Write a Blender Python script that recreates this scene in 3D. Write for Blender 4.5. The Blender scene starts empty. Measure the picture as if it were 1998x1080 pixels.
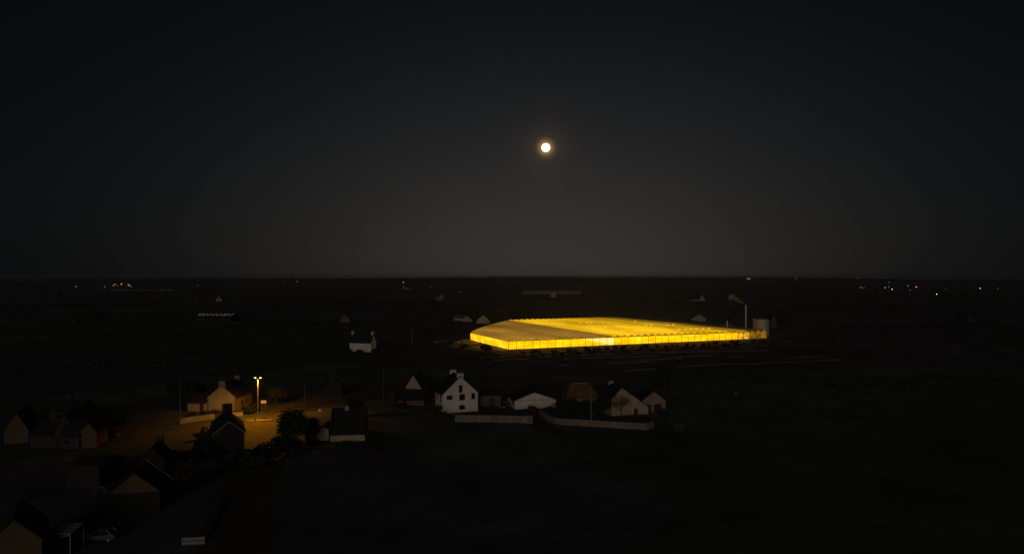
import bpy, math, random
from mathutils import Vector, Matrix
random.seed(11)
R = math.radians
C = bpy.context.scene.collection
S = bpy.context.scene

# ------------------------------------------------------------------ camera
H, F, CX, CY = 34.0, 1350.0, 999.0, 540.0      # drone height in m, focal length in px of the photograph
cam = bpy.data.cameras.new("camera")
cam.sensor_width = 36.0
cam.lens = 36.0 * F / 1998.0
cam.clip_start, cam.clip_end = 1.0, 60000.0
camo = bpy.data.objects.new("camera", cam)
C.objects.link(camo)
camo.location = (0, 0, H)
camo.rotation_euler = (R(90), 0, 0)
S.camera = camo

# ------------------------------------------------------------------ world
MOON = Vector(((1065 - CX) / F, 1.0, (CY - 288) / F)).normalized()
w = bpy.data.worlds.new("World")
S.world = w
w.use_nodes = True
wt = w.node_tree
wt.nodes.clear()
def wn(t, **k):
    n = wt.nodes.new(t)
    for a, b in k.items(): setattr(n, a, b)
    return n
def wmath(op, a, b=None):
    n = wn('ShaderNodeMath', operation=op)
    for i, v in enumerate((a, b)):
        if v is None: continue
        if isinstance(v, (int, float)): n.inputs[i].default_value = v
        else: wt.links.new(v, n.inputs[i])
    return n.outputs[0]
tc = wn('ShaderNodeTexCoord')
DIR = tc.outputs['Generated']
def wdot(vec):
    n = wn('ShaderNodeVectorMath', operation='DOT_PRODUCT')
    wt.links.new(DIR, n.inputs[0]); n.inputs[1].default_value = vec
    return n.outputs['Value']
fw = Vector((MOON.x, MOON.y, 0)).normalized()
rt = Vector((fw.y, -fw.x, 0))
tx, tf, tz = wdot(rt), wdot(fw), wdot((0, 0, 1))
def lobe(sx_, sz_):
    e_ = wmath('ADD', wmath('POWER', wmath('ABSOLUTE', wmath('DIVIDE', tx, sx_)), 2.0), wmath('POWER', wmath('ABSOLUTE', wmath('DIVIDE', tz, sz_)), 2.0))
    return wmath('MULTIPLY', wmath('EXPONENT', wmath('MULTIPLY', e_, -1.0)), wmath('GREATER_THAN', tf, 0.0))
cool, warm = lobe(0.40, 0.275), lobe(0.34, 0.165)
# aureole round the moon
md = wmath('ARCCOSINE', wmath('MINIMUM', wdot(MOON), 1.0))
h1 = wmath('EXPONENT', wmath('MULTIPLY', wmath('POWER', wmath('DIVIDE', md, 0.0080), 2.0), -1.0))
h2 = wmath('EXPONENT', wmath('MULTIPLY', wmath('DIVIDE', md, 0.017), -1.0))
def colmul(fac, col):
    n = wn('ShaderNodeVectorMath', operation='SCALE')
    n.inputs[0].default_value = col
    wt.links.new(fac, n.inputs['Scale'])
    return n.outputs[0]
def vadd(a, b):
    n = wn('ShaderNodeVectorMath', operation='ADD')
    for i, v in enumerate((a, b)):
        if isinstance(v, tuple): n.inputs[i].default_value = v
        else: wt.links.new(v, n.inputs[i])
    return n.outputs[0]
total = vadd(vadd(colmul(cool, (0.0178, 0.0186, 0.0196)), colmul(warm, (0.0150, 0.0088, 0.0045))), (0.0011, 0.0016, 0.0023))
total = vadd(total, colmul(h1, (0.55, 0.30, 0.09)))
total = vadd(total, colmul(h2, (0.040, 0.024, 0.011)))
bg1 = wn('ShaderNodeBackground'); wt.links.new(total, bg1.inputs[0]); bg1.inputs[1].default_value = 1.0
SUN_EL, SUN_AZ = R(11.0), math.atan2(-0.10, -1.0)          # afterglow low behind the camera
sky = wn('ShaderNodeTexSky', sky_type='NISHITA', sun_disc=False)
sky.sun_elevation = SUN_EL
sky.sun_rotation = SUN_AZ
sky.air_density, sky.dust_density = 1.0, 2.0
bg2 = wn('ShaderNodeBackground'); wt.links.new(sky.outputs[0], bg2.inputs[0]); bg2.inputs[1].default_value = 0.0004
ad = wn('ShaderNodeAddShader'); wt.links.new(bg1.outputs[0], ad.inputs[0]); wt.links.new(bg2.outputs[0], ad.inputs[1])
wo = wn('ShaderNodeOutputWorld'); wt.links.new(ad.outputs[0], wo.inputs[0])

sun = bpy.data.lights.new("afterglow", 'SUN')
sun.energy, sun.angle, sun.color = 0.30, R(26), (1.0, 0.83, 0.68)
suno = bpy.data.objects.new("afterglow", sun); C.objects.link(suno)
sdir = Vector((math.sin(SUN_AZ) * math.cos(SUN_EL), math.cos(SUN_AZ) * math.cos(SUN_EL), math.sin(SUN_EL)))
suno.rotation_euler = sdir.to_track_quat('Z', 'Y').to_euler()

S.render.engine = 'CYCLES'
S.view_settings.view_transform = 'Standard'
S.view_settings.look = 'None'
S.view_settings.exposure = 0.0
S.view_settings.gamma = 1.0
S.view_settings.use_curve_mapping = False
S.cycles.use_denoising = True
S.cycles.max_bounces = 5
S.cycles.diffuse_bounces = 2
S.cycles.volume_bounces = 1
S.cycles.sample_clamp_indirect = 4.0

# ------------------------------------------------------------------ materials
def mat(name, col, rough=0.9, var=0.25, scale=1.0, col2=None, bump=0.0, emis=None, estr=0.0, metal=0.0, spec=0.3, stain=0.0, stretch=None):
    m = bpy.data.materials.new(name); m.use_nodes = True
    nt = m.node_tree; b = nt.nodes['Principled BSDF']
    b.inputs['Roughness'].default_value = rough
    b.inputs['Metallic'].default_value = metal
    b.inputs['Specular IOR Level'].default_value = spec
    t = nt.nodes.new('ShaderNodeTexCoord')
    mp = nt.nodes.new('ShaderNodeMapping')
    if stretch: mp.inputs['Scale'].default_value = stretch
    nt.links.new(t.outputs['Object'], mp.inputs[0])
    n = nt.nodes.new('ShaderNodeTexNoise'); n.inputs['Scale'].default_value = scale; n.inputs['Detail'].default_value = 5
    nt.links.new(mp.outputs[0], n.inputs['Vector'])
    r = nt.nodes.new('ShaderNodeValToRGB')
    c2 = col2 or tuple(c * (1 - var) for c in col)
    r.color_ramp.elements[0].position, r.color_ramp.elements[1].position = 0.3, 0.7
    r.color_ramp.elements[0].color = (*c2, 1); r.color_ramp.elements[1].color = (*col, 1)
    nt.links.new(n.outputs['Fac'], r.inputs[0])
    out = r.outputs[0]
    if stain:
        n2 = nt.nodes.new('ShaderNodeTexNoise'); n2.inputs['Scale'].default_value = 0.35; n2.inputs['Detail'].default_value = 6
        m2 = nt.nodes.new('ShaderNodeMapping'); m2.inputs['Scale'].default_value = (1.5, 1.5, 0.5)
        nt.links.new(t.outputs['Object'], m2.inputs[0]); nt.links.new(m2.outputs[0], n2.inputs['Vector'])
        r2 = nt.nodes.new('ShaderNodeValToRGB')
        r2.color_ramp.elements[0].position, r2.color_ramp.elements[1].position = 0.35, 0.62
        r2.color_ramp.elements[0].color = (1 - stain,) * 3 + (1,); r2.color_ramp.elements[1].color = (1, 1, 1, 1)
        nt.links.new(n2.outputs['Fac'], r2.inputs[0])
        mx = nt.nodes.new('ShaderNodeMixRGB'); mx.blend_type = 'MULTIPLY'; mx.inputs[0].default_value = 1
        nt.links.new(out, mx.inputs[1]); nt.links.new(r2.outputs[0], mx.inputs[2]); out = mx.outputs[0]
    nt.links.new(out, b.inputs['Base Color'])
    if bump:
        bp = nt.nodes.new('ShaderNodeBump'); bp.inputs['Strength'].default_value = bump; bp.inputs['Distance'].default_value = 0.1
        nt.links.new(n.outputs['Fac'], bp.inputs['Height']); nt.links.new(bp.outputs[0], b.inputs['Normal'])
    if emis:
        b.inputs['Emission Color'].default_value = (*emis, 1); b.inputs['Emission Strength'].default_value = estr
    return m
def emat(name, col, strength, sample=True):
    m = bpy.data.materials.new(name); m.use_nodes = True
    nt = m.node_tree; nt.nodes.clear()
    e = nt.nodes.new('ShaderNodeEmission'); e.inputs[0].default_value = (*col, 1); e.inputs[1].default_value = strength
    o = nt.nodes.new('ShaderNodeOutputMaterial'); nt.links.new(e.outputs[0], o.inputs[0])
    if not sample: m.cycles.emission_sampling = 'NONE'
    return m
M = dict(
    lampcream=mat('tawny render', (.30, .27, .17), .9, .1, 1.5, stain=.2),
    white=mat('whitewashed render', (.74, .70, .66), .9, .08, 2.0, stain=.14, bump=.1),
    cream=mat('cream render', (.47, .37, .27), .9, .1, 1.5, stain=.2),
    dimochre=mat('ochre render dimmed by vignette', (.115, .085, .05), .9, .15, 1.2, stain=.25),  # lower left walls: vignette dimming painted into the ochre
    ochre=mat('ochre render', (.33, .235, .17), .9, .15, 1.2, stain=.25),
    grey=mat('grey render dimmed by vignette', (.052, .050, .050), .95, .25, 1.0, stain=.3),  # grey darkened as well, vignette dimming put into the colour
    brown=mat('brown rough stone', (.17, .115, .085), .95, .35, 3.0, bump=.4),
    darkstone=mat('dark fieldstone', (.034, .032, .031), .95, .4, 2.5, bump=.5),
    slate=mat('dark slate', (.024, .025, .027), .8, .3, 3.0, bump=.3, stretch=(1, 1, 4)),
    redtile=mat('brown clay tile', (.24, .14, .075), .85, .35, 2.5, bump=.3, stain=.3),
    ridgecap=mat('grey ridge mortar', (.30, .28, .26), .9, .3, 4.0),
    quoin=mat('brown granite quoin', (.15, .10, .07), .9, .3, 4.0),
    glass=mat('dark window glass', (.012, .013, .015), .12, .2, 1.0, spec=.5),
    shutter=mat('dark red shutter paint', (.055, .026, .022), .6, .3, 6.0),
    frame=mat('white window paint', (.5, .48, .45), .6, .1, 5.0),
    door=mat('dark door wood', (.045, .03, .022), .6, .3, 5.0),
    metal=mat('galvanised steel', (.34, .33, .31), .5, .2, 4.0, metal=.6),
    darkmetal=mat('dark steel', (.05, .05, .05), .5, .2, 4.0, metal=.3),
    concrete=mat('pale concrete', (.27, .245, .20), .9, .25, 1.5, stain=.35, bump=.1),
    asphalt=mat('worn asphalt', (.10, .088, .075), .85, .35, .5, stain=.3, bump=.1),
    kerb=mat('kerb stone', (.30, .28, .25), .9, .2, 2.0),
    paint=mat('worn road paint', (.45, .43, .40), .8, .5, 3.0),
    signwhite=mat('white sign face', (.42, .40, .37), .5, .05, 2.0),
    plastic=mat('white crop film', (.20, .19, .18), .45, .5, .8, stain=.6),
    carwhite=mat('white car paint', (.55, .55, .55), .25, .05, 1.0, spec=.5),
    framedim=mat('white frame paint dimmed', (.20, .19, .18), .6, .1, 5.0),  # white frame colour lowered to stand for dim light
    cargrey=mat('grey car paint', (.09, .09, .095), .25, .05, 1.0, spec=.5),
    tyre=mat('rubber', (.02, .02, .02), .9, .2, 3.0),
    bark=mat('bark', (.06, .045, .035), .95, .4, 6.0, bump=.4),
    leaf=mat('dark evergreen leaves', (.035, .05, .022), .85, .5, 1.2),
    leaf2=mat('olive leaves', (.06, .062, .028), .85, .5, 1.2),
    leaf3=mat('russet autumn leaves', (.11, .05, .025), .85, .5, 1.2),
    wood=mat('weathered timber', (.13, .10, .075), .9, .35, 4.0),
    box=mat('crate board', (.22, .15, .09), .9, .3, 2.0),
    redwall=mat('dark red cladding', (.035, .014, .012), .85, .3, 1.0),
    tank=mat('pale tank steel', (.58, .53, .47), .55, .15, 1.0, stain=.25, metal=.2),
    stack=mat('bright flue steel', (.8, .7, .58), .4, .1, 2.0, metal=.3),
    farhouse=mat('far pale render', (.34, .28, .24), .9, .2, .5),
    skylight=mat('pale rooflight sheet', (.8, .78, .75), .4, .1, 3.0, spec=.5),
    roofmetal=mat('blue grey roof sheet', (.16, .17, .18), .5, .25, .6, stain=.3),
    woods=mat('far woodland', (.028, .024, .018), .95, .5, .02),
)

# ------------------------------------------------------------------ terrain
def hills(x, y):
    r = math.hypot(x, y)
    t = min(max((r - 2600.0) / 3600.0, 0), 1); t = t * t * (3 - 2 * t)
    a = math.atan2(x, y)
    n = 21 + 3.2 * math.sin(a * 7 + .8) + 2.2 * math.sin(a * 17 + 2.1) + 1.3 * math.sin(a * 41 + .4) + 4.5 * math.exp(-((a - .02) / .28) ** 2)
    n += 2.5 * math.sin(r / 900.0 + a * 5)
    return t * n - max(0, r - 6900) * 0.012
def hit(px, py):
    """walk the line of sight of a picture point down to the ground"""
    kx, kz = (px - CX) / F, (CY - py) / F
    d = 40.0
    while d < 6900:
        if H + kz * d <= hills(kx * d, d): return Vector((kx * d, d, hills(kx * d, d)))
        d *= 1.004
    d = 6500.0
    return Vector((kx * d, d, hills(kx * d, d)))
def P(px, py, z=0.0):
    d = (H - z) * F / (py - CY)
    return Vector(((px - CX) / F * d, d, z))

# ------------------------------------------------------------------ mesh helpers
class MB:
    def __init__(s): s.v, s.f = [], []
    def face(s, pts):
        i = len(s.v); s.v += [tuple(p) for p in pts]; s.f.append(tuple(range(i, i + len(pts)))); return s
    def box(s, x0, x1, y0, y1, z0, z1):
        i = len(s.v)
        s.v += [(x0, y0, z0), (x1, y0, z0), (x1, y1, z0), (x0, y1, z0), (x0, y0, z1), (x1, y0, z1), (x1, y1, z1), (x0, y1, z1)]
        s.f += [tuple(i + k for k in q) for q in ((0, 3, 2, 1), (4, 5, 6, 7), (0, 1, 5, 4), (1, 2, 6, 5), (2, 3, 7, 6), (3, 0, 4, 7))]
        return s
    def prism(s, prof, y0, y1):            # profile in xz pushed along y
        n = len(prof); i = len(s.v)
        s.v += [(p[0], y0, p[1]) for p in prof] + [(p[0], y1, p[1]) for p in prof]
        s.f.append(tuple(i + k for k in range(n))); s.f.append(tuple(i + n + k for k in reversed(range(n))))
        for k in range(n):
            j = (k + 1) % n; s.f.append((i + k, i + n + k, i + n + j, i + j))
        return s
    def slab(s, pts, t):                    # planar polygon thickened downwards along its normal
        p = [Vector(q) for q in pts]; nrm = (p[1] - p[0]).cross(p[2] - p[0]).normalized()
        q = [a - nrm * t for a in p]; n = len(p); i = len(s.v)
        s.v += [tuple(a) for a in p] + [tuple(a) for a in q]
        s.f.append(tuple(i + k for k in range(n))); s.f.append(tuple(i + n + k for k in reversed(range(n))))
        for k in range(n):
            j = (k + 1) % n; s.f.append((i + k, i + n + k, i + n + j, i + j))
        return s
    def tube(s, pts, r, seg=8, r2=None):
        pts = [Vector(p) for p in pts]; n = len(pts); rings = []
        for k, p in enumerate(pts):
            d = (pts[min(k + 1, n - 1)] - pts[max(k - 1, 0)]).normalized()
            a = d.orthogonal().normalized() if abs(d.z) < .95 else Vector((1, 0, 0)); a = (a - d * a.dot(d)).normalized(); b = d.cross(a)
            rr = r + ((r2 if r2 is not None else r) - r) * k / max(n - 1, 1)
            i = len(s.v); s.v += [tuple(p + a * rr * math.cos(6.2832 * q / seg) + b * rr * math.sin(6.2832 * q / seg)) for q in range(seg)]
            rings.append(i)
        for i, j in zip(rings, rings[1:]):
            for q in range(seg): s.f.append((i + q, i + (q + 1) % seg, j + (q + 1) % seg, j + q))
        s.f.append(tuple(rings[0] + q for q in reversed(range(seg)))); s.f.append(tuple(rings[-1] + q for q in range(seg)))
        return s
    def sphere(s, c, r, seg=10, rings=6, sz=1.0):
        i = len(s.v)
        for a in range(1, rings):
            t = math.pi * a / rings
            s.v += [(c[0] + r * math.sin(t) * math.cos(6.2832 * q / seg), c[1] + r * math.sin(t) * math.sin(6.2832 * q / seg), c[2] + sz * r * math.cos(t)) for q in range(seg)]
        s.v += [(c[0], c[1], c[2] + sz * r), (c[0], c[1], c[2] - sz * r)]
        for a in range(rings - 2):
            for q in range(seg): s.f.append((i + a * seg + q, i + (a + 1) * seg + q, i + (a + 1) * seg + (q + 1) % seg, i + a * seg + (q + 1) % seg))
        for q in range(seg):
            s.f.append((len(s.v) - 2, i + q, i + (q + 1) % seg)); s.f.append((len(s.v) - 1, i + (rings - 2) * seg + (q + 1) % seg, i + (rings - 2) * seg + q))
        return s
    def mesh(s, name, m):
        me = bpy.data.meshes.new(name); me.from_pydata(s.v, [], s.f); me.materials.append(m); me.update(); return me
    def build(s, name, m, parent=None, smooth=False):
        me = s.mesh(name, m)
        if smooth: me.shade_smooth()
        o = bpy.data.objects.new(name, me); C.objects.link(o)
        if parent: o.parent = parent
        return o
def tag(o, label=None, cat=None, group=None, kind=None):
    if label: o['label'] = label
    if cat: o['category'] = cat
    if group: o['group'] = group
    if kind: o['kind'] = kind
    return o
def thing(name, label, cat, loc=(0, 0, 0), rz=0.0, group=None):
    o = bpy.data.objects.new(name, None); C.objects.link(o); o.location = loc; o.rotation_euler = (0, 0, rz)
    return tag(o, label, cat, group)
def inst(name, me, parent=None, loc=(0, 0, 0)):
    o = bpy.data.objects.new(name, me); C.objects.link(o); o.location = loc
    if parent: o.parent = parent
    return o
def copy_tree(o, parent=None):
    c = o.copy(); C.objects.link(c); c.parent = parent
    for ch in list(o.children): copy_tree(ch, c)
    return c

# ------------------------------------------------------------------ ground
gm = bpy.data.materials.new('patchwork fields'); gm.use_nodes = True
nt = gm.node_tree; b = nt.nodes['Principled BSDF']; b.inputs['Roughness'].default_value = .95; b.inputs['Specular IOR Level'].default_value = .15
t = nt.nodes.new('ShaderNodeTexCoord'); mp = nt.nodes.new('ShaderNodeMapping'); mp.inputs['Rotation'].default_value = (0, 0, .42); mp.inputs['Scale'].default_value = (1 / 170, 1 / 95, 0)
nt.links.new(t.outputs['Object'], mp.inputs[0])
dn = nt.nodes.new('ShaderNodeTexNoise'); dn.inputs['Scale'].default_value = .7
nt.links.new(mp.outputs[0], dn.inputs['Vector'])
vm = nt.nodes.new('ShaderNodeVectorMath'); vm.operation = 'MULTIPLY_ADD'; vm.inputs[1].default_value = (.3, .3, 0)
nt.links.new(dn.outputs['Color'], vm.inputs[0]); nt.links.new(mp.outputs[0], vm.inputs[2])
vo = nt.nodes.new('ShaderNodeTexVoronoi'); vo.distance = 'CHEBYCHEV'; vo.inputs['Scale'].default_value = 1.0
nt.links.new(vm.outputs[0], vo.inputs['Vector'])
sx = nt.nodes.new('ShaderNodeSeparateColor'); nt.links.new(vo.outputs['Color'], sx.inputs[0])
rp = nt.nodes.new('ShaderNodeValToRGB'); cr = rp.color_ramp; cr.interpolation = 'CONSTANT'
cols = [(.078, .084, .092), (.104, .104, .118), (.076, .092, .086), (.116, .116, .130), (.068, .082, .080), (.092, .088, .100), (.094, .118, .104)]
cr.elements[0].color = (*cols[0], 1); cr.elements[0].position = 0
cr.elements[1].color = (*cols[1], 1); cr.elements[1].position = 1 / 7
for k in range(2, 7):
    e = cr.elements.new(k / 7); e.color = (*cols[k], 1)
nt.links.new(sx.outputs[0], rp.inputs[0])
n1 = nt.nodes.new('ShaderNodeTexNoise'); n1.inputs['Scale'].default_value = .05; n1.inputs['Detail'].default_value = 9; n1.inputs['Roughness'].default_value = .65
nt.links.new(t.outputs['Object'], n1.inputs['Vector'])
wv = nt.nodes.new('ShaderNodeTexWave'); wv.inputs['Scale'].default_value = .12; wv.inputs['Distortion'].default_value = 1.5
mp2 = nt.nodes.new('ShaderNodeMapping'); mp2.inputs['Rotation'].default_value = (0, 0, 1.15); nt.links.new(t.outputs['Object'], mp2.inputs[0]); nt.links.new(mp2.outputs[0], wv.inputs['Vector'])
r1 = nt.nodes.new('ShaderNodeMapRange'); r1.inputs[1].default_value = .3; r1.inputs[2].default_value = .7; r1.inputs[3].default_value = .45; r1.inputs[4].default_value = 1.5
nt.links.new(n1.outputs['Fac'], r1.inputs[0])
r2 = nt.nodes.new('ShaderNodeMapRange'); r2.inputs[3].default_value = .85; r2.inputs[4].default_value = 1.1; nt.links.new(wv.outputs['Fac'], r2.inputs[0])
mm = nt.nodes.new('ShaderNodeMath'); mm.operation = 'MULTIPLY'; nt.links.new(r1.outputs[0], mm.inputs[0]); nt.links.new(r2.outputs[0], mm.inputs[1])
vs = nt.nodes.new('ShaderNodeVectorMath'); vs.operation = 'SCALE'; nt.links.new(rp.outputs[0], vs.inputs[0]); nt.links.new(mm.outputs[0], vs.inputs['Scale'])
nt.links.new(vs.outputs[0], b.inputs['Base Color'])
g = MB(); NA, radii = 240, [0.0]
r = 30.0
while r < 7900: radii.append(r); r *= 1.11
g.v.append((0, 0, 0))
for r in radii[1:]:
    for k in range(NA):
        a = 2 * math.pi * k / NA; x, y = r * math.sin(a), r * math.cos(a); g.v.append((x, y, hills(x, y)))
for k in range(NA): g.f.append((0, 1 + (k + 1) % NA, 1 + k))
for j in range(len(radii) - 2):
    for k in range(NA):
        p, q = 1 + j * NA, 1 + (j + 1) * NA
        g.f.append((p + k, p + (k + 1) % NA, q + (k + 1) % NA, q + k))
tag(g.build('ground', gm, smooth=True), 'dark patchwork of fields stretching to the horizon', kind='structure')

# moon
moon = MB().sphere((0, 0, 0), 1, 48, 24).build('moon', emat('moonlit disc', (1, .985, .95), 3.0, False), smooth=True)
moon.location = Vector((0, 0, H)) + MOON * 30000; moon.scale = (180,) * 3
tag(moon, 'bright full moon hanging in the dark sky above the greenhouse', 'moon')

# ------------------------------------------------------------------ roads
def ribbon(name, pts, width, m, z=0.004, label=None, kind='structure', thick=0.0):
    pts = [Vector((p[0], p[1], 0)) for p in pts]; q = []
    for k in range(len(pts) - 1):       # resample with a smooth curve
        p0, p1, p2, p3 = pts[max(k - 1, 0)], pts[k], pts[k + 1], pts[min(k + 2, len(pts) - 1)]
        for s_ in range(8):
            u = s_ / 8
            q.append(.5 * ((2 * p1) + (p2 - p0) * u + (2 * p0 - 5 * p1 + 4 * p2 - p3) * u * u + (3 * p1 - p0 - 3 * p2 + p3) * u ** 3))
    q.append(pts[-1]); mb = MB()
    for k, p in enumerate(q):
        d = (q[min(k + 1, len(q) - 1)] - q[max(k - 1, 0)]).normalized(); nn = Vector((-d.y, d.x, 0)) * width / 2
        mb.v += [(p.x + nn.x, p.y + nn.y, z + thick), (p.x - nn.x, p.y - nn.y, z + thick)]
        if thick: mb.v += [(p.x + nn.x, p.y + nn.y, z), (p.x - nn.x, p.y - nn.y, z)]
    st = 4 if thick else 2
    for k in range(len(q) - 1):
        a, c = k * st, (k + 1) * st
        mb.f.append((a + 1, c + 1, c, a))
        if thick: mb.f.append((a, c, c + 2, a + 2)); mb.f.append((a + 3, c + 3, c + 1, a + 1))
    if thick: mb.f.append((0, 2, 3, 1)); e = (len(q) - 1) * st; mb.f.append((e + 1, e + 3, e + 2, e))
    return tag(mb.build(name, m), label, kind=kind)
LAMP = P(503, 820)
ribbon('road', [P(420, 1300), P(470, 1000), P(512, 880), P(515, 845), P(545, 812), P(600, 794), P(700, 778), P(860, 748)], 9.0, M['asphalt'], .004, 'asphalt road through the hamlet, lit orange under the double street lamp')
ribbon('side_road', [P(515, 838), P(470, 834), P(400, 836), P(330, 846), P(200, 842), P(40, 832)], 8.0, M['asphalt'], .008, 'side road branching left past the lamplit house')
disc = MB(); jc = P(508, 838)
disc.v.append((0, 0, 0)); disc.v += [(14.0 * math.cos(a * .1963), 13 * math.sin(a * .1963), 0) for a in range(32)]
disc.f += [(0, 1 + k, 1 + (k + 1) % 32) for k in range(32)]
o = disc.build('road_junction', M['asphalt']); o.location = (jc.x, jc.y, .012); tag(o, 'wide asphalt junction glowing orange under the street lamp', kind='structure')
ribbon('lane', [P(1120, 850), P(1050, 830), P(1042, 800), P(1060, 775), P(1100, 745)], 5, M['asphalt'], .004, 'narrow lane passing between the two garden walls')
ribbon('field_track', [P(700, 780), P(720, 740), P(800, 710), P(900, 688), P(985, 690)], 4.5, mat('gravel track', (.11, .095, .075), .95, .4, .6), .006, 'gravel track curving up to the greenhouse yard')

# ------------------------------------------------------------------ house builder
def opening(parent, kind, face, u, z, ww, hh, wl, L, wallm=None):
    """window or door on a wall. face: f front gable, r right, l left ; u metres along it"""
    d = .05
    fr = MB(); pn = MB(); t_ = .07 if kind != 'garage' else .1
    def put(mb, a0, a1, z0, z1, o0, o1):
        if face == 'f': mb.box(a0, a1, -o1, -o0, z0, z1)
        elif face == 'r': mb.box(wl + o0, wl + o1, a0, a1, z0, z1)
        else: mb.box(-o1, -o0, a0, a1, z0, z1)
    put(fr, u, u + t_, z, z + hh, .003, d); put(fr, u + ww - t_, u + ww, z, z + hh, .003, d)
    put(fr, u + t_, u + ww - t_, z + hh - t_, z + hh, .003, d)
    if kind == 'window':
        put(fr, u + t_, u + ww - t_, z, z + t_, .003, d)
        put(fr, u + ww / 2 - .025, u + ww / 2 + .025, z + t_, z + hh - t_, .012, d)
    put(pn, u + t_, u + ww - t_, z + (t_ if kind == 'window' else .01), z + hh - t_, .004, .01)
    root = fr.build({'window': 'window', 'door': 'door', 'garage': 'garage_door'}[kind], M['shutter'] if kind != 'door' else M['door'], parent)
    pn.build('pane' if kind == 'window' else 'door_leaf', M['glass'] if kind == 'window' else M['door'], root)
    if kind == 'window':
        s_ = MB(); put(s_, u - .08, u + ww + .08, z - .09, z - .003, .003, .12); s_.build('sill', M['quoin'], root)
    return root
def chimney(parent, x, y, z0, z1, wx, wy, m, pots=2):
    c = MB().box(x - wx / 2, x + wx / 2, y - wy / 2, y + wy / 2, z0, z1).build('chimney', m, parent)
    cp = MB().box(x - wx / 2 - .07, x + wx / 2 + .07, y - wy / 2 - .07, y + wy / 2 + .07, z1 + .002, z1 + .09)
    for k in range(pots):
        px_ = x + (k - (pots - 1) / 2) * .5
        cp.tube([(px_, y, z1 + .09), (px_, y, z1 + .32)], .12, 8, .1)
    cp.build('chimney_cap', M['quoin'] if m != M['white'] else M['ridgecap'], parent)
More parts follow.
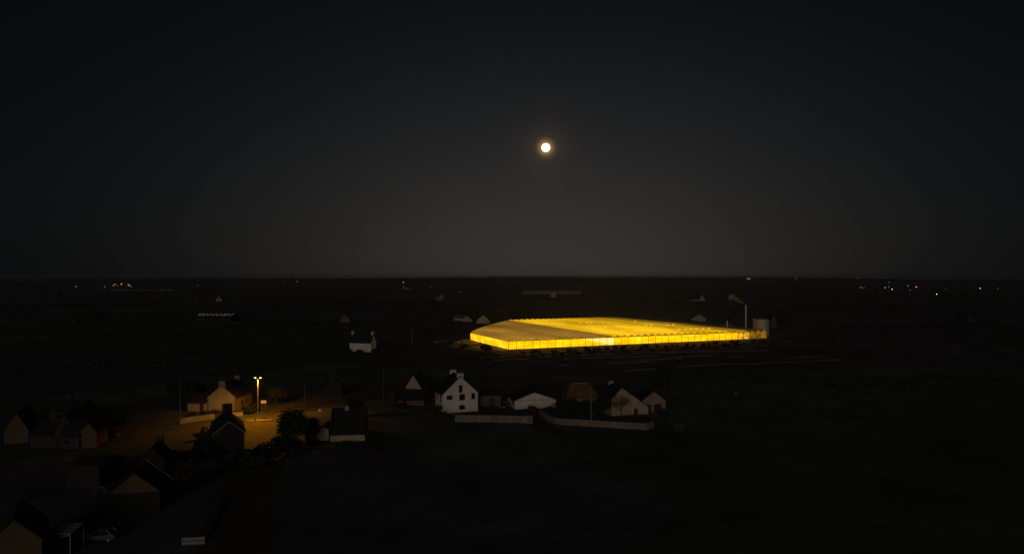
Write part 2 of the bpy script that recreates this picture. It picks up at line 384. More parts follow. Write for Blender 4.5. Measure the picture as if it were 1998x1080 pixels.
def house(label, lpx, bpy_, rpx, rot, L, eave, ridge, wall='white', roof='slate', chim=(), ops=(), name='house', cat='house',
          ridge_u=.5, axis='y', base=None, quoins=False, over=.12, group=None, eave_r=None, hip=0.0, wd=None, origin=None, vergem=None, cm=None):
    o_ = origin or (P(lpx, bpy_) if base is None else base)
    th = R(rot); c, s_ = math.cos(th), math.sin(th)
    if wd is None:
        k = (rpx - CX) / F; wd = (k * o_.y - o_.x) / (c - k * s_)
    t_ = thing(name, label, cat, o_, th, group)
    er = eave if eave_r is None else eave_r
    wm, rm = M[wall], M[roof]
    cmat = M[cm] if cm else wm
    B = -.35 if o_.z == 0 else -3
    if axis == 'y':
        ru = wd * ridge_u
        if hip:
            MB().box(0, wd, 0, L, B, eave).build('wall', wm, t_)
        else:
            MB().prism([(0, B), (wd, B), (wd, er), (ru, ridge), (0, eave)], 0, L).build('wall', wm, t_)
        ov, e_ = over, .35
        sl, sr = (ridge - eave) / ru, (ridge - er) / (wd - ru)
        rf = MB()
        zt = .16
        h0 = hip
        rf.slab([(-e_, -ov, eave - e_ * sl + zt), (ru, -ov + h0, ridge + zt), (ru, L + ov - h0, ridge + zt), (-e_, L + ov, eave - e_ * sl + zt)][::-1], .14)
        rf.slab([(wd + e_, -ov, er - e_ * sr + zt), (wd + e_, L + ov, er - e_ * sr + zt), (ru, L + ov - h0, ridge + zt), (ru, -ov + h0, ridge + zt)][::-1], .14) if False else \
            rf.slab([(wd + e_, -ov, er - e_ * sr + zt), (wd + e_, L + ov, er - e_ * sr + zt), (ru, L + ov - h0, ridge + zt), (ru, -ov + h0, ridge + zt)], .14)
        if hip:
            rf.slab([(-e_, -ov, eave - e_ * sl + zt), (wd + e_, -ov, er - e_ * sr + zt), (ru, -ov + h0, ridge + zt)], .14)
            rf.slab([(wd + e_, L + ov, er - e_ * sr + zt), (-e_, L + ov, eave - e_ * sl + zt), (ru, L + ov - h0, ridge + zt)], .14)
        r_ = rf.build('roof', rm, t_)
        MB().tube([(ru, -ov + h0, ridge + zt), (ru, L + ov - h0, ridge + zt)], .09, 6).build('ridge_cap', M['ridgecap' if roof == 'redtile' else 'slate'], r_)
        if not hip:
            MB().tube([(-e_, -.1, eave - e_ * sl), (-e_, L + .1, eave - e_ * sl)], .06, 6).build('gutter', M['darkmetal'], r_)
            if vergem:
                vb = MB()
                for (a, za, bb, zb) in ((-e_, eave - e_ * sl + zt, ru, ridge + zt), (ru, ridge + zt, wd + e_, er - e_ * sr + zt)):
                    vb.prism([(a, za - .2), (bb, zb - .2), (bb, zb + .03), (a, za + .03)], -ov - .05, -ov - .002)
                vb.build('bargeboard', M[vergem], r_)
        for (tt, cw, ch) in chim:
            cy_ = .35 + tt * (L - .7)
            chimney(r_, ru, cy_, ridge - .7, ridge + ch, cw, .75, cmat)
    else:       # eaves face the camera, ridge along local x
        rv = L * ridge_u
        mb = MB(); n = 5; prof = [(0, B), (L, B), (L, er), (rv, ridge), (0, eave)]
        mb.v += [(0, p[0], p[1]) for p in prof] + [(wd, p[0], p[1]) for p in prof]
        mb.f += [(4, 3, 2, 1, 0), (5, 6, 7, 8, 9)] + [(k, (k + 1) % 5, 5 + (k + 1) % 5, 5 + k) for k in range(5)]
        if hip: mb = MB().box(0, wd, 0, L, B, eave)
        mb.build('wall', wm, t_)
        sl, sr = (ridge - eave) / rv, (ridge - er) / (L - rv); e_, ov, zt = .35, over, .16
        rf = MB()
        h0 = hip
        rf.slab([(-ov, -e_, eave - e_ * sl + zt), (wd + ov, -e_, eave - e_ * sl + zt), (wd + ov - h0, rv, ridge + zt), (-ov + h0, rv, ridge + zt)], .14)
        rf.slab([(-ov, L + e_, er - e_ * sr + zt), (-ov + h0, rv, ridge + zt), (wd + ov - h0, rv, ridge + zt), (wd + ov, L + e_, er - e_ * sr + zt)], .14)
        if hip:
            rf.slab([(wd + ov, -e_, eave - e_ * sl + zt), (wd + ov, L + e_, er - e_ * sr + zt), (wd + ov - h0, rv, ridge + zt)], .14)
            rf.slab([(-ov, L + e_, er - e_ * sr + zt), (-ov, -e_, eave - e_ * sl + zt), (-ov + h0, rv, ridge + zt)], .14)
        r_ = rf.build('roof', rm, t_)
        MB().tube([(-ov + h0, rv, ridge + zt), (wd + ov - h0, rv, ridge + zt)], .09, 6).build('ridge_cap', M['ridgecap' if roof == 'redtile' else 'slate'], r_)
        MB().tube([(0, -e_, eave - e_ * sl), (wd, -e_, eave - e_ * sl)], .06, 6).build('gutter', M['darkmetal'], r_)
        for (tt, cw, ch) in chim:
            cx_ = .4 + tt * (wd - .8)
            chimney(r_, cx_, rv, ridge - .7, ridge + ch, .8, cw, cmat)
    if quoins:
        q = MB()
        for k in range(int(eave / .36)):
            a = .32 if k % 2 else .52
            q.box(-.01, a, -.03, .2, k * .36 + .02, k * .36 + .34); q.box(wd - a, wd + .01, -.03, .2, k * .36 + .02, k * .36 + .34)
        tag(q.build('quoins', M['quoin'], t_), kind='stuff')
    for op in ops: opening(t_, *op[:6], wd, L)
    t_['w'] = wd
    return t_

# ------------------------------------------------------------------ the hamlet
def m_at(py): return (H * F / (py - CY)) / F      # metres per pixel for things standing at that picture row
# white house in the centre
k = m_at(804)
wh = house('tall white gabled house with five dark gable windows and two chimneys, centre of the hamlet', 863.5, 806, 932.5, 20, 7.5, 4.75, 9.0, 'white', 'slate',
      chim=((0, 1.6, .75), (1, 1.6, .75)), vergem='shutter', ops=(
      ('window', 'f', 31.2 * k * 1.05, 5.05, .9, 1.75), ('window', 'f', 32.0 * k * 1.05, 3.1, 1.45, 1.45), ('window', 'f', 7.8 * k * 1.05, 3.4, 1.5, .95),
      ('window', 'f', 55.5 * k * 1.05, 3.2, .9, 1.45), ('window', 'f', 32 * k * 1.05, .75, 1.45, 1.05),
      ('window', 'l', 1.2, 2.6, .8, 1.5), ('window', 'l', 5.2, 2.6, .8, 1.5), ('window', 'r', 2.0, 2.6, 1.0, 1.3), ('window', 'r', 5.0, 2.6, 1.0, 1.3)))
# lamplit house
lh = house('cream gabled house with a square chimney, lit orange by the street lamp', 404, 801, 461, 0, 10.5, 3.35, 6.55, 'lampcream', 'slate',
      chim=((0, 1.55, 1.0), (1, 1.3, 1.0)), quoins=True, ops=(('window', 'r', 3.4, .9, .9, 1.2), ('window', 'r', 6.2, .9, .9, 1.2)))
o = P(366, 801.5)
house('low cream outbuilding with arched dark door beside the lamplit house', 366, 801.5, 403, 0, 5.0, 2.3, 3.9, 'lampcream', 'slate', axis='x', name='outbuilding', cat='outbuilding',
      ops=(('door', 'f', 3.1, 0, .95, 1.95),))
# behind it a second roof with pale chimney
# near dark stone house in front of the junction
dh = house('dark stone house with big black chimney, silhouetted against the lit road', 417, 893, 477, 24, 12, 4.4, 6.6, 'darkstone', 'slate', chim=((1, 1.9, 1.35),), vergem='framedim',
      ops=(('window', 'r', 3, 1.6, .9, 1.2),))
# house centre bottom with long dark roof
house('long low house with dark roof, cream front strip and skylight, right of the round tree', 644, 861, 712, 8, 8.5, 1.7, 6.0, 'cream', 'slate', axis='x', chim=((.42, 1.0, .55),),
      ops=(('window', 'r', 1.5, 3.0, .8, 1.1), ('door', 'f', 1.0, 0, .01, .01))[:1])
house('small cream annex with square end wall, left end of the long low house', 621, 859, 641, 4, 5.5, 2.35, 2.7, 'cream', 'slate', name='annex', cat='annex')
house('low cream garage wall with a small dark window, beside the round tree', 595, 858.5, 620, 3, 5.0, 1.5, 1.8, 'cream', 'slate', name='garage', cat='garage',
      ops=(('window', 'f', 1.9, .35, .5, .75),))
# gable triangle left of white house
house('house with ochre gable peak above a dark lean-to, left of the tall white house', 790, 787, 823, -4, 9, 4.0, 7.7, 'cream', 'slate', chim=(), ops=())
house('brown stone lean-to wing in front of the ochre gable', 777, 790, 827, -2, 3.0, 1.7, 4.4, 'brown', 'slate', axis='x', ridge_u=.92, name='lean_to', cat='outbuilding',
      ops=(('window', 'f', 1.4, .5, .8, .8),))
house('tiny pale dormered cottage at the left end of the row', 755, 783, 771, 12, 5, 1.6, 3.3, 'grey', 'slate', name='cottage', cat='cottage', ops=(('door', 'f', .9, 0, .6, 2.0),))
# barn right of the white house
house('brown stone barn with square dark door, between the white house and white hangar', 937, 792, 977, 2, 6, 3.0, 4.4, 'brown', 'slate', axis='x', name='barn', cat='barn', ops=(('door', 'f', 2.4, 0, 1.5, 2.2),))
# white hangar
hg = house('wide low white hangar with shallow gable, centre right of the hamlet', 1004.5, 798, 1085, 12, 9, 2.15, 4.1, 'white', 'slate', ridge_u=.48, name='hangar', cat='hangar', over=.2,
      ops=(('window', 'l', 1.5, .9, 1.2, .8),))
MB().box(.0, hg['w'], -.05, -.003, 2.14, 2.24).build('band_course', M['shutter'], hg)
# hipped brown tile roof house
house('house under a brown hipped tile roof, half hidden by dark trees', 1106, 798, 1168, 5, 8, 3.2, 5.9, 'ochre', 'redtile', axis='x', hip=1.9, ops=(('window', 'f', 4.6, .8, 1.1, 1.2),))
# right gables
house('cream house with long catslide roof and a bare tree before its gable', 1194, 811, 1265, 16, 7, 4.0, 6.75, 'cream', 'slate', ridge_u=.27, eave_r=1.75,
      chim=((1, 1.2, .8),), ops=(('door', 'f', 5.9, 0, 1.0, 1.5),))
house('small ochre garage gable with two dark doors, rightmost of the hamlet gables', 1253.5, 803, 1298.5, 8, 7, 2.75, 5.0, 'ochre', 'slate', name='garage', cat='garage',
      ops=(('garage', 'f', .5, 0, 1.9, 1.85), ('garage', 'f', 3.0, 0, 2.0, 1.9)))
# house alone in the fields, left of the greenhouse
house('lone white longhouse with dark roof and chimney at each end, left of the greenhouse', 682, 685, 723.5, -20, 4.6, 4.5, 8.2, 'white', 'slate', axis='x', chim=((0, 1.3, .9), (1, 1.3, .9)),
      ops=(('door', 'f', 99, 0, 1, 1),)[:0])
house('roof with pale chimney behind the lamplit street, mid left', 630, 775, 668, 15, 7, 2.6, 5.6, 'darkstone', 'slate', chim=((0, 1.6, .8),), cm='grey')
# dark houses lower left
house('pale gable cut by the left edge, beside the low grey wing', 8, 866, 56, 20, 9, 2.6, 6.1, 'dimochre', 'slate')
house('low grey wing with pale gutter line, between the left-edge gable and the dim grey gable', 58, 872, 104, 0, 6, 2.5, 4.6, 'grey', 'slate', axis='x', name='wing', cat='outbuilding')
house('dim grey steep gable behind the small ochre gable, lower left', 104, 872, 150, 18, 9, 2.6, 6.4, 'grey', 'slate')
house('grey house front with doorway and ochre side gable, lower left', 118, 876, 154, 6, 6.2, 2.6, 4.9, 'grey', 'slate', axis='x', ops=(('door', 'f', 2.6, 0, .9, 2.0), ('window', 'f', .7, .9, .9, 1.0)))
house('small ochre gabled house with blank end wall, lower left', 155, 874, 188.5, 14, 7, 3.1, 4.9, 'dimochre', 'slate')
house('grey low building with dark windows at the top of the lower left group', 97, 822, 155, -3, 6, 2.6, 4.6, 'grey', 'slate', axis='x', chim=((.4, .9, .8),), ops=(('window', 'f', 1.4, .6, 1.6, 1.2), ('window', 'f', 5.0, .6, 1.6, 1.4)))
house('darkened block with low hipped roof, left of the big triangular gable', 131, 950, 194, -3, 6, 3.6, 4.3, 'darkstone', 'slate', axis='x', hip=1.2, name='block', cat='building')  # brown walls and tiles coloured dark to carry the vignette
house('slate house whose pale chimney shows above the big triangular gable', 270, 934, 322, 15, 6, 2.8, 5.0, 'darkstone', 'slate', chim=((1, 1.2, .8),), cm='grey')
# big triangular gable and its neighbours
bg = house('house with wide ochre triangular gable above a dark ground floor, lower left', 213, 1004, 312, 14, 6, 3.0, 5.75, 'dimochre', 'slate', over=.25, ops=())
vb = MB(); kw = bg['w']; vs_ = 2.75 / (kw / 2)
vb.prism([(kw / 2, 5.98), (kw + .9, 5.98 - vs_ * (kw / 2 + .9)), (kw + .9, 6.2 - vs_ * (kw / 2 + .9)), (kw / 2, 6.2)], 6.1, 6.5).build('bargeboard', M['concrete'], bg)
kk = bg['w']
MB().box(.0, kk, -.10, -.004, -.3, 2.92).build('ground_floor_shade', M['slate'], bg)  # dark sheet added in place of shade on the ground floor
house('lean-to with pale corrugated roof, left side of the big triangular gable', 188, 992, 212, 3, 5, 2.2, 3.2, 'darkstone', 'roofmetal', name='lean_to', cat='outbuilding')
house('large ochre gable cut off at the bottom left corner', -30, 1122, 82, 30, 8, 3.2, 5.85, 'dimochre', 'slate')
# ------------------------------------------------------------------ walls, fences
def wall(label, pts, h, m='concrete', t_=.25, name='garden_wall', cat='wall', cap=True):
    """low wall following ground points, with coping"""
    root = thing(name, label, cat, pts[0])
    b_, c_ = MB(), MB(); p0 = pts[0]
    for a, c in zip(pts, pts[1:]):
        a, c = a - p0, c - p0; d = (c - a).normalized(); n = Vector((-d.y, d.x, 0)) * t_ / 2
        b_.slab([a + n + Vector((0, 0, h)), a - n + Vector((0, 0, h)), c - n + Vector((0, 0, h)), c + n + Vector((0, 0, h))], h + .2)
        n = n * 1.35
        c_.slab([a + n + Vector((0, 0, h + .08)), a - n + Vector((0, 0, h + .08)), c - n + Vector((0, 0, h + .08)), c + n + Vector((0, 0, h + .08))], .076)
    b_.build('wall_body', M[m], root)
    if cap: c_.build('coping', M['concrete' if m != 'concrete' else 'ridgecap'], root)
    return root
wall('low pale garden wall in front of the tall white house', [P(888, 822.5), P(960, 823), P(1037, 825)], 1.55)
wall('curved pale garden wall sweeping along the lane in front of the catslide house', [P(1052, 806), P(1058, 812), P(1068, 819), P(1080, 825), P(1095, 828), P(1150, 831), P(1262, 838), P(1275, 833)], 1.35)
wall('short dim wall end beyond the curved wall, right of the hamlet', [P(1300, 831), P(1316, 838), P(1333, 841)], 1.3, 'grey')
wall('long low wall lit orange along the side road', [P(350, 826.5), P(385, 821), P(418, 816.5)], 1.2, 'lampcream')
wall('lit wall chunk at the foot of the lamplit house', [P(453, 811), P(473.5, 811)], .95, 'cream')
wall('low wall edging the junction beside the black chimney', [P(454, 816), P(463, 824), P(475, 835)], .8, 'cream')
wall('pale low wall beyond the car, bottom left field', [P(404, 984), P(432, 978), P(428, 1000), P(416, 1030), P(402, 1052)], .6, 'darkstone', cap=False)  # pale wall coloured dark, corner dimness painted in
# gate pillars
for (a, b_) in ((1030, 'pale gate pillar at the right end of the white-house garden wall'), (1037.5, 'outer gate pillar next to the lane mouth')):
    p = P(a, 825.5); g_ = thing('gate_pillar', b_, 'pillar', p)
    MB().box(-.22, .22, -.22, .22, -.2, 1.75).build('shaft', M['concrete'], g_); MB().slab([(-.3, -.3, 1.87), (.3, -.3, 1.87), (.3, .3, 1.87), (-.3, .3, 1.87)], .115).build('cap', M['ridgecap'], g_)
# picket fence panel bottom left
p = P(356, 1063); f_ = thing('picket_fence', 'short white picket gate panel near the bottom, left of the pale low wall', 'fence', p, R(10))
me = MB().box(-.04, .04, -.02, .02, 0, 1.0).mesh('picket', M['frame'])
for q in range(12): inst('picket', me, f_, (q * .235, -.05, 0))
MB().box(-.04, 2.7, -.028, .02, .2, .28).build('rail', M['frame'], f_); MB().box(-.04, 2.7, -.028, .02, .74, .82).build('rail', M['frame'], f_)

# ------------------------------------------------------------------ conservatory bottom left
p = P(91, 1080); cv = thing('conservatory', 'white framed conservatory with slatted glass roof beside the bottom left gable', 'conservatory', p, R(-2))
Wc, Dc, hf, hb_ = 3.0, 2.6, 2.4, 2.85
for (a, c) in ((0, 0), (Wc / 2, 0), (Wc, 0)):
    MB().box(a - .07, a + .07, -.07, .07, 0, hf).build('post', M['framedim'], cv)
for a in (0, Wc): MB().box(a - .07, a + .07, Dc - .14, Dc, 0, hb_).build('post', M['framedim'], cv)
MB().box(-.1, Wc + .1, -.09, .09, hf + .003, hf + .15).build('front_beam', M['framedim'], cv)
MB().slab([(0.08, -.05, 1.95), (Wc - .08, -.05, hf), (Wc - .08, -.05, hf - .1), (.08, -.05, 1.85)], .08).build('diagonal_brace', M['framedim'], cv)
for q in range(6):
    f0, f1 = q / 6 + .012, (q + 1) / 6 - .012
    z0, z1 = hf + .17 + (hb_ - hf) * f0, hf + .17 + (hb_ - hf) * f1
    MB().slab([(-.1, Dc * f0, z0), (Wc + .1, Dc * f0, z0), (Wc + .1, Dc * f1, z1), (-.1, Dc * f1, z1)], .03).build('roof_pane', M['glass'], cv)
    MB().slab([(-.12, Dc * f0 - .10, z0 + .06), (Wc + .12, Dc * f0 - .10, z0 + .06), (Wc + .12, Dc * f0 + .10, z0 + .09), (-.12, Dc * f0 + .10, z0 + .09)], .05).build('glazing_bar', M['framedim'], cv)
for a in (.09, Wc / 2 + .09): MB().box(a, a + Wc / 2 - .18, -.012, .012, .05, 1.8).build('pane', M['glass'], cv)

# ------------------------------------------------------------------ cars
def car(label, p, rz, m='carwhite', sc=1.0):
    c = thing('parked_car', label, 'car', p, rz); W = 1.72; L = 4.1
    low = [(0, .32), (.12, .62), (.95, .86), (1.0, .88), (3.75, .92), (4.05, .78), (4.1, .34)]
    body = MB()
    i = 0; n = len(low)
    body.v += [(x, -W / 2, z) for x, z in low] + [(x, W / 2, z) for x, z in low]
    body.f += [tuple(range(n))[::-1], tuple(n + k for k in range(n))] + [(k, (k + 1) % n, n + (k + 1) % n, n + k) for k in range(n)]
    body.build('body', M[m], c)
    cab = [(1.02, .885), (1.62, 1.38), (1.9, 1.43), (3.0, 1.43), (3.55, .915)]
    gb = MB(); n = len(cab); gb.v += [(x, -W / 2 + .1, z) for x, z in cab] + [(x, W / 2 - .1, z) for x, z in cab]
    gb.f += [tuple(range(n))[::-1], tuple(n + k for k in range(n))] + [(k, (k + 1) % n, n + (k + 1) % n, n + k) for k in range(n)]
    gb.build('window', M['glass'], c)
    MB().box(1.6, 3.05, -W / 2 + .09, W / 2 - .09, 1.432, 1.47).build('roof', M[m], c)
    pl = MB()
    for s_ in (-1, 1):
        y = s_ * (W / 2 - .09)
        for a, e in (((1.0, .89), (1.62, 1.44)), ((2.3, .9), (2.3, 1.44)), ((3.0, 1.44), (3.6, .91))):
            pl.tube([(a[0], y, a[1]), (e[0], y, e[1])], .045, 5)
    pl.build('pillars', M[m], c)
    for x in (.78, 3.3):
        for s_ in (-1, 1):
            wq = MB().tube([(x, s_ * (W / 2 - .18), .31), (x, s_ * (W / 2 + .02), .31)], .31, 14).build('wheel', M['tyre'], c)
            MB().tube([(x, s_ * (W / 2 + .021), .31), (x, s_ * (W / 2 + .04), .31)], .17, 10).build('rim', M['metal'], wq)
    for s_ in (-.6, .6):
        MB().box(-.0, .1, s_ - .17, s_ + .17, .6, .72).build('headlight', M['skylight'], c)
        MB().box(4.02, 4.1, s_ - .14, s_ + .14, .62, .76).build('tail_light', M['redwall'], c)
    return c
car('pale hatchback parked near the bottom beside the conservatory', P(165, 1054), R(6), 'cargrey')
car('car parked by the junction with lamplight glinting on its roof, left of the round tree', P(540, 874), R(97), 'cargrey')
car('light car tucked between the stone barn and the white hangar', P(979, 798), R(70), 'cargrey')
car('dim car beside the small ochre gabled house', P(192, 852), R(3), 'cargrey')

# ------------------------------------------------------------------ poles, lamps, signs
def pole(label, px, by, ty, r=.11, m='concrete', arms=False, name='utility_pole'):
    p = P(px, by) if by < 1e6 else None
    h = (by - ty) * m_at(by)
    o = thing(name, label, 'pole', p)
    MB().tube([(0, 0, -.2), (0, 0, h)], r, 8, r * .7).build('shaft', M[m], o)
    a = MB().box(-.5, .5, -.04, .04, h - .45, h - .36)
    for q in (-.42, 0, .42): a.tube([(q, 0, h - .36), (q, 0, h - .2)], .04, 6)
    a.build('crossarm', M['darkmetal'], o)
    return o
pole('pole standing at the left end of the orange-lit wall', 351.5, 828, 738, .10, 'wood')
pole('concrete pole in front of the hipped tile roof, against the curved wall', 1153.5, 831, 750, .14, 'concrete')
pole('pole in the dark right of the street lamp', 594.5, 797, 740, .12, 'grey')
pole('pole at the left end of the cottage row', 748.5, 782, 712, .1, 'wood')
pole('slim pole in the field right of the lone longhouse', 803.5, 670, 643, .14, 'concrete')
pole('distant pole left of the russet gable', 558.5, 621, 603, .2, 'wood')
pole('faint pole right of the last garage, by the short wall', 1345, 846, 797, .09, 'grey')
pole('pole beside the dark red barn', 386, 637, 611, .2, 'wood')
pole('pole behind the back left corner of the greenhouse', 957, 634, 608, .2, 'wood')
# dim unlit lamp right
p = P(1426, 824); lo = thing('street_lamp', 'unlit pale-headed street lamp alone in the dark field at right', 'street lamp', p)
MB().tube([(0, 0, -.2), (0, 0, 6.3), (.25, 0, 6.7), (.9, 0, 6.8)], .07, 8, .05).build('pole', M['grey'], lo)
MB().sphere((1.1, 0, 6.78), .38, 10, 6, .35).build('lamp_head', M['frame'], lo)

# the lit double lamp
SOD = (1.0, .36, .012)
lt = thing('street_lamp', 'tall double-headed street lamp shining orange over the junction', 'street lamp', LAMP)
hL = 83 * m_at(820)
MB().tube([(0, 0, 0), (0, 0, hL - .25)], .11, 10, .075).build('pole', mat('painted lamp post', (.55, .50, .45), .6, .1, 3), lt)
for s_ in (-1, 1):
    MB().tube([(0, 0, hL - .35), (s_ * .2, 0, hL - .1), (s_ * .38, 0, hL)], .045, 6).build('arm', M['metal'], lt)
    hd = MB().sphere((s_ * .62, 0, hL + .06), .34, 12, 6, .35).build('lamp_head', M['metal'], lt)
    MB().sphere((s_ * .62, 0, hL - .07), .21, 12, 6, .5).build('lamp_glass', emat('sodium lamp glass', (1, .55, .16), 14.0, False), hd)
    L_ = bpy.data.lights.new('sodium_lamp', 'SPOT'); L_.energy = 3900; L_.spot_size = R(166); L_.spot_blend = .35; L_.color = SOD; L_.shadow_soft_size = .15
    lo_ = bpy.data.objects.new('sodium_lamp', L_); C.objects.link(lo_); lo_.parent = lt; lo_.location = (s_ * .62, 0, hL - .45)
# island under the lamp
isl = MB(); n = 20
isl.v += [(3.1 * math.cos(a * .31416), .8 * math.sin(a * .31416), .13) for a in range(n)] + [(3.1 * math.cos(a * .31416), .8 * math.sin(a * .31416), 0) for a in range(n)]
isl.f += [tuple(range(n))] + [(a, n + a, n + (a + 1) % n, (a + 1) % n) for a in range(n)]
o = isl.build('traffic_island', M['kerb']); o.location = (LAMP.x + .4, LAMP.y, .014); tag(o, 'narrow kerbed island the double lamp stands on', 'traffic island'); o.rotation_euler.z = R(8)
lt.location.z = .14
for (px_, py_, lb) in ((497.5, 823, 'small dark keep-left sign left of the lamp foot'), (517.5, 820, 'small dark post sign right of the lamp foot')):
    p = P(px_, py_); q = thing('island_sign', lb, 'sign', p)
    MB().tube([(0, 0, 0), (0, 0, .75)], .035, 6).build('post', M['darkmetal'], q)
    MB().tube([(0, -.03, .62), (0, .0, .62)], .2, 14).build('sign_plate', M['darkmetal'], q)
def dirsign(label, px_, py_, base, wdt, n_, face=0):
    p = P(px_, base); q = thing('direction_sign', label, 'sign', p, R(face)); z = (base - py_) * m_at(base)
    for x in (-wdt * .3, wdt * .3): MB().tube([(x, .05, 0), (x, .05, z)], .035, 6).build('post', M['metal'], q)
    for j in range(n_):
        MB().prism([(-wdt / 2, z - j * .38 - .34), (wdt / 2 - .12, z - j * .38 - .34), (wdt / 2, z - j * .38 - .17), (wdt / 2 - .12, z - j * .38), (-wdt / 2, z - j * .38)], -.02, .01).build('sign_plate', M['signwhite'], q)
dirsign('pair of pale direction plates on posts just right of the double lamp', 514.5, 780.5, 806, 1.35, 2, 6)
dirsign('pair of pale direction plates above the round tree', 624, 797, 815, .8, 2, -8)
# round sign back, left of wall
p = P(339.5, 832); q = thing('road_sign', 'round pale sign left of the pole by the orange-lit wall', 'sign', p)
MB().tube([(0, 0, 0), (0, 0, 1.9)], .04, 6).build('post', M['metal'], q); MB().tube([(0, -.05, 1.65), (0, -.08, 1.65)], .32, 18).build('sign_plate', M['grey'], q)
# triangular sign
p = P(543.5, 882); q = thing('road_sign', 'pale triangular give-way sign by the parked car, below the round tree', 'sign', p, R(10))
MB().tube([(0, 0, 0), (0, 0, 2.2)], .035, 6).build('post', M['metal'], q)
MB().prism([(-.36, 1.55), (.36, 1.55), (0, 2.2)], -.06, -.04).build('sign_plate', M['signwhite'], q)
# bins / posts by the catslide house
p = P(1159, 812); q = thing('gate_post', 'pale square block behind the concrete pole', 'pillar', p)
MB().box(-.5, .5, -.3, .3, -.1, 2.2).build('shaft', M['grey'], q); MB().box(-.56, .56, -.36, .36, 2.203, 2.3).build('cap', M['ridgecap'], q)

# ------------------------------------------------------------------ greenhouse
A, Bp = P(992, 683), P(1496, 660.5)
U = (Bp - A); LU = U.length; U.normalize(); V = Vector((-U.y, U.x, 0)); NB = 38; bw = LU / NB
kk = (918 - CX) / F; DL = (kk * A.y - A.x) / (V.x - kk * V.y)      # left wall length so that its far corner sits at px 918
DV, GH, RH = 138.0, 4.1, .98
gth = math.atan2(U.y, U.x)
gh = thing('greenhouse', 'huge glowing yellow greenhouse with ridged glass roof under the moon', 'greenhouse', A, gth)
def depth(i):
    return DV if i >= 14 else DL + (DV - DL) * (i / 14.0) ** .85
# lit glass of the walls: the light inside, painted as glow on opaque panes
def lit_glass(name, base, hot, scale, amp=.5, wedge=False, rows=False, gloss=.06, fade=False, left=False):
    m = bpy.data.materials.new(name); m.use_nodes = True; nt = m.node_tree; nt.nodes.clear()
    def N(t, **k):
        n = nt.nodes.new(t)
        for a, b in k.items(): setattr(n, a, b)
        return n
    def mt(op, a, b=None, cl=False):
        n = N('ShaderNodeMath', operation=op); n.use_clamp = cl
        for i, v in enumerate((a, b)):
            if v is None: continue
            if isinstance(v, (int, float)): n.inputs[i].default_value = v
            else: nt.links.new(v, n.inputs[i])
        return n.outputs[0]
    tc = N('ShaderNodeTexCoord'); mp = N('ShaderNodeMapping'); mp.inputs['Scale'].default_value = scale
    # all parts sit at the greenhouse origin, so object space is the greenhouse's own space
    nt.links.new(tc.outputs['Object'], mp.inputs[0])
    n1 = N('ShaderNodeTexNoise'); n1.inputs['Scale'].default_value = 1; n1.inputs['Detail'].default_value = 4
    nt.links.new(mp.outputs[0], n1.inputs['Vector'])
    f = N('ShaderNodeMapRange'); f.inputs[1].default_value = .32; f.inputs[2].default_value = .68
    nt.links.new(n1.outputs['Fac'], f.inputs[0]); fac = f.outputs[0]
    sp = N('ShaderNodeSeparateXYZ'); nt.links.new(tc.outputs['Object'], sp.inputs[0])
    if rows:      # streaks painted into the glow for crop rows and lamp lines
        wv = N('ShaderNodeTexNoise'); wv.inputs['Scale'].default_value = 1
        m3 = N('ShaderNodeMapping'); m3.inputs['Scale'].default_value = (2.2, 1.2, .25); nt.links.new(tc.outputs['Object'], m3.inputs[0]); nt.links.new(m3.outputs[0], wv.inputs['Vector'])
        fac = mt('MULTIPLY', fac, mt('ADD', mt('MULTIPLY', wv.outputs['Fac'], 1.2), .35))
    mx = N('ShaderNodeMixRGB'); nt.links.new(fac, mx.inputs[0]); mx.inputs[1].default_value = (*base, 1); mx.inputs[2].default_value = (*hot, 1)
    st = mt('ADD', mt('MULTIPLY', fac, amp), 1 - amp * .5)
    col = mx.outputs[0]
    if fade:      # glow painted weaker towards the far right end and the back left corner
        fx = mt('POWER', mt('DIVIDE', sp.outputs[0], LU, True), 3.0)
        fv = mt('ADD', mt('DIVIDE', sp.outputs[1], DV), .30)
        k1 = mt('SUBTRACT', 1.0, mt('MULTIPLY', mt('MULTIPLY', fx, fv), .85, True))
        k2 = mt('MULTIPLY', mt('SUBTRACT', 1.0, mt('DIVIDE', sp.outputs[0], 14 * bw), True), mt('DIVIDE', sp.outputs[1], DV, True))
        st = mt('MULTIPLY', mt('MULTIPLY', st, k1), mt('SUBTRACT', 1.0, mt('MULTIPLY', k2, .9)))
    if left:  # glow painted stronger towards the front left
        st = mt('MULTIPLY', st, mt('SUBTRACT', 1.45, mt('MULTIPLY', mt('ADD', mt('DIVIDE', sp.outputs[0], 14 * bw), mt('DIVIDE', sp.outputs[1], DV)), .42)))
    if wedge:     # lit screen painted as a brighter wedge of glow between bays 10 and 14
        x, z = sp.outputs[0], sp.outputs[2]
        ln = mt('SUBTRACT', 4.2, mt('MULTIPLY', mt('SUBTRACT', x, 9.3 * bw), 4.2 / (4.6 * bw)))
        on = mt('MULTIPLY', mt('GREATER_THAN', z, ln), mt('LESS_THAN', x, 14 * bw))
        x2 = N('ShaderNodeMixRGB'); nt.links.new(on, x2.inputs[0]); nt.links.new(col, x2.inputs[1]); x2.inputs[2].default_value = (2.0, 1.15, .30, 1); col = x2.outputs[0]
    e = N('ShaderNodeEmission'); nt.links.new(col, e.inputs[0]); nt.links.new(st, e.inputs[1])
    gl = N('ShaderNodeBsdfGlossy'); gl.inputs['Roughness'].default_value = .2
    ms = N('ShaderNodeMixShader'); ms.inputs[0].default_value = gloss; nt.links.new(e.outputs[0], ms.inputs[1]); nt.links.new(gl.outputs[0], ms.inputs[2])
    o = N('ShaderNodeOutputMaterial'); nt.links.new(ms.outputs[0], o.inputs[0]); return m
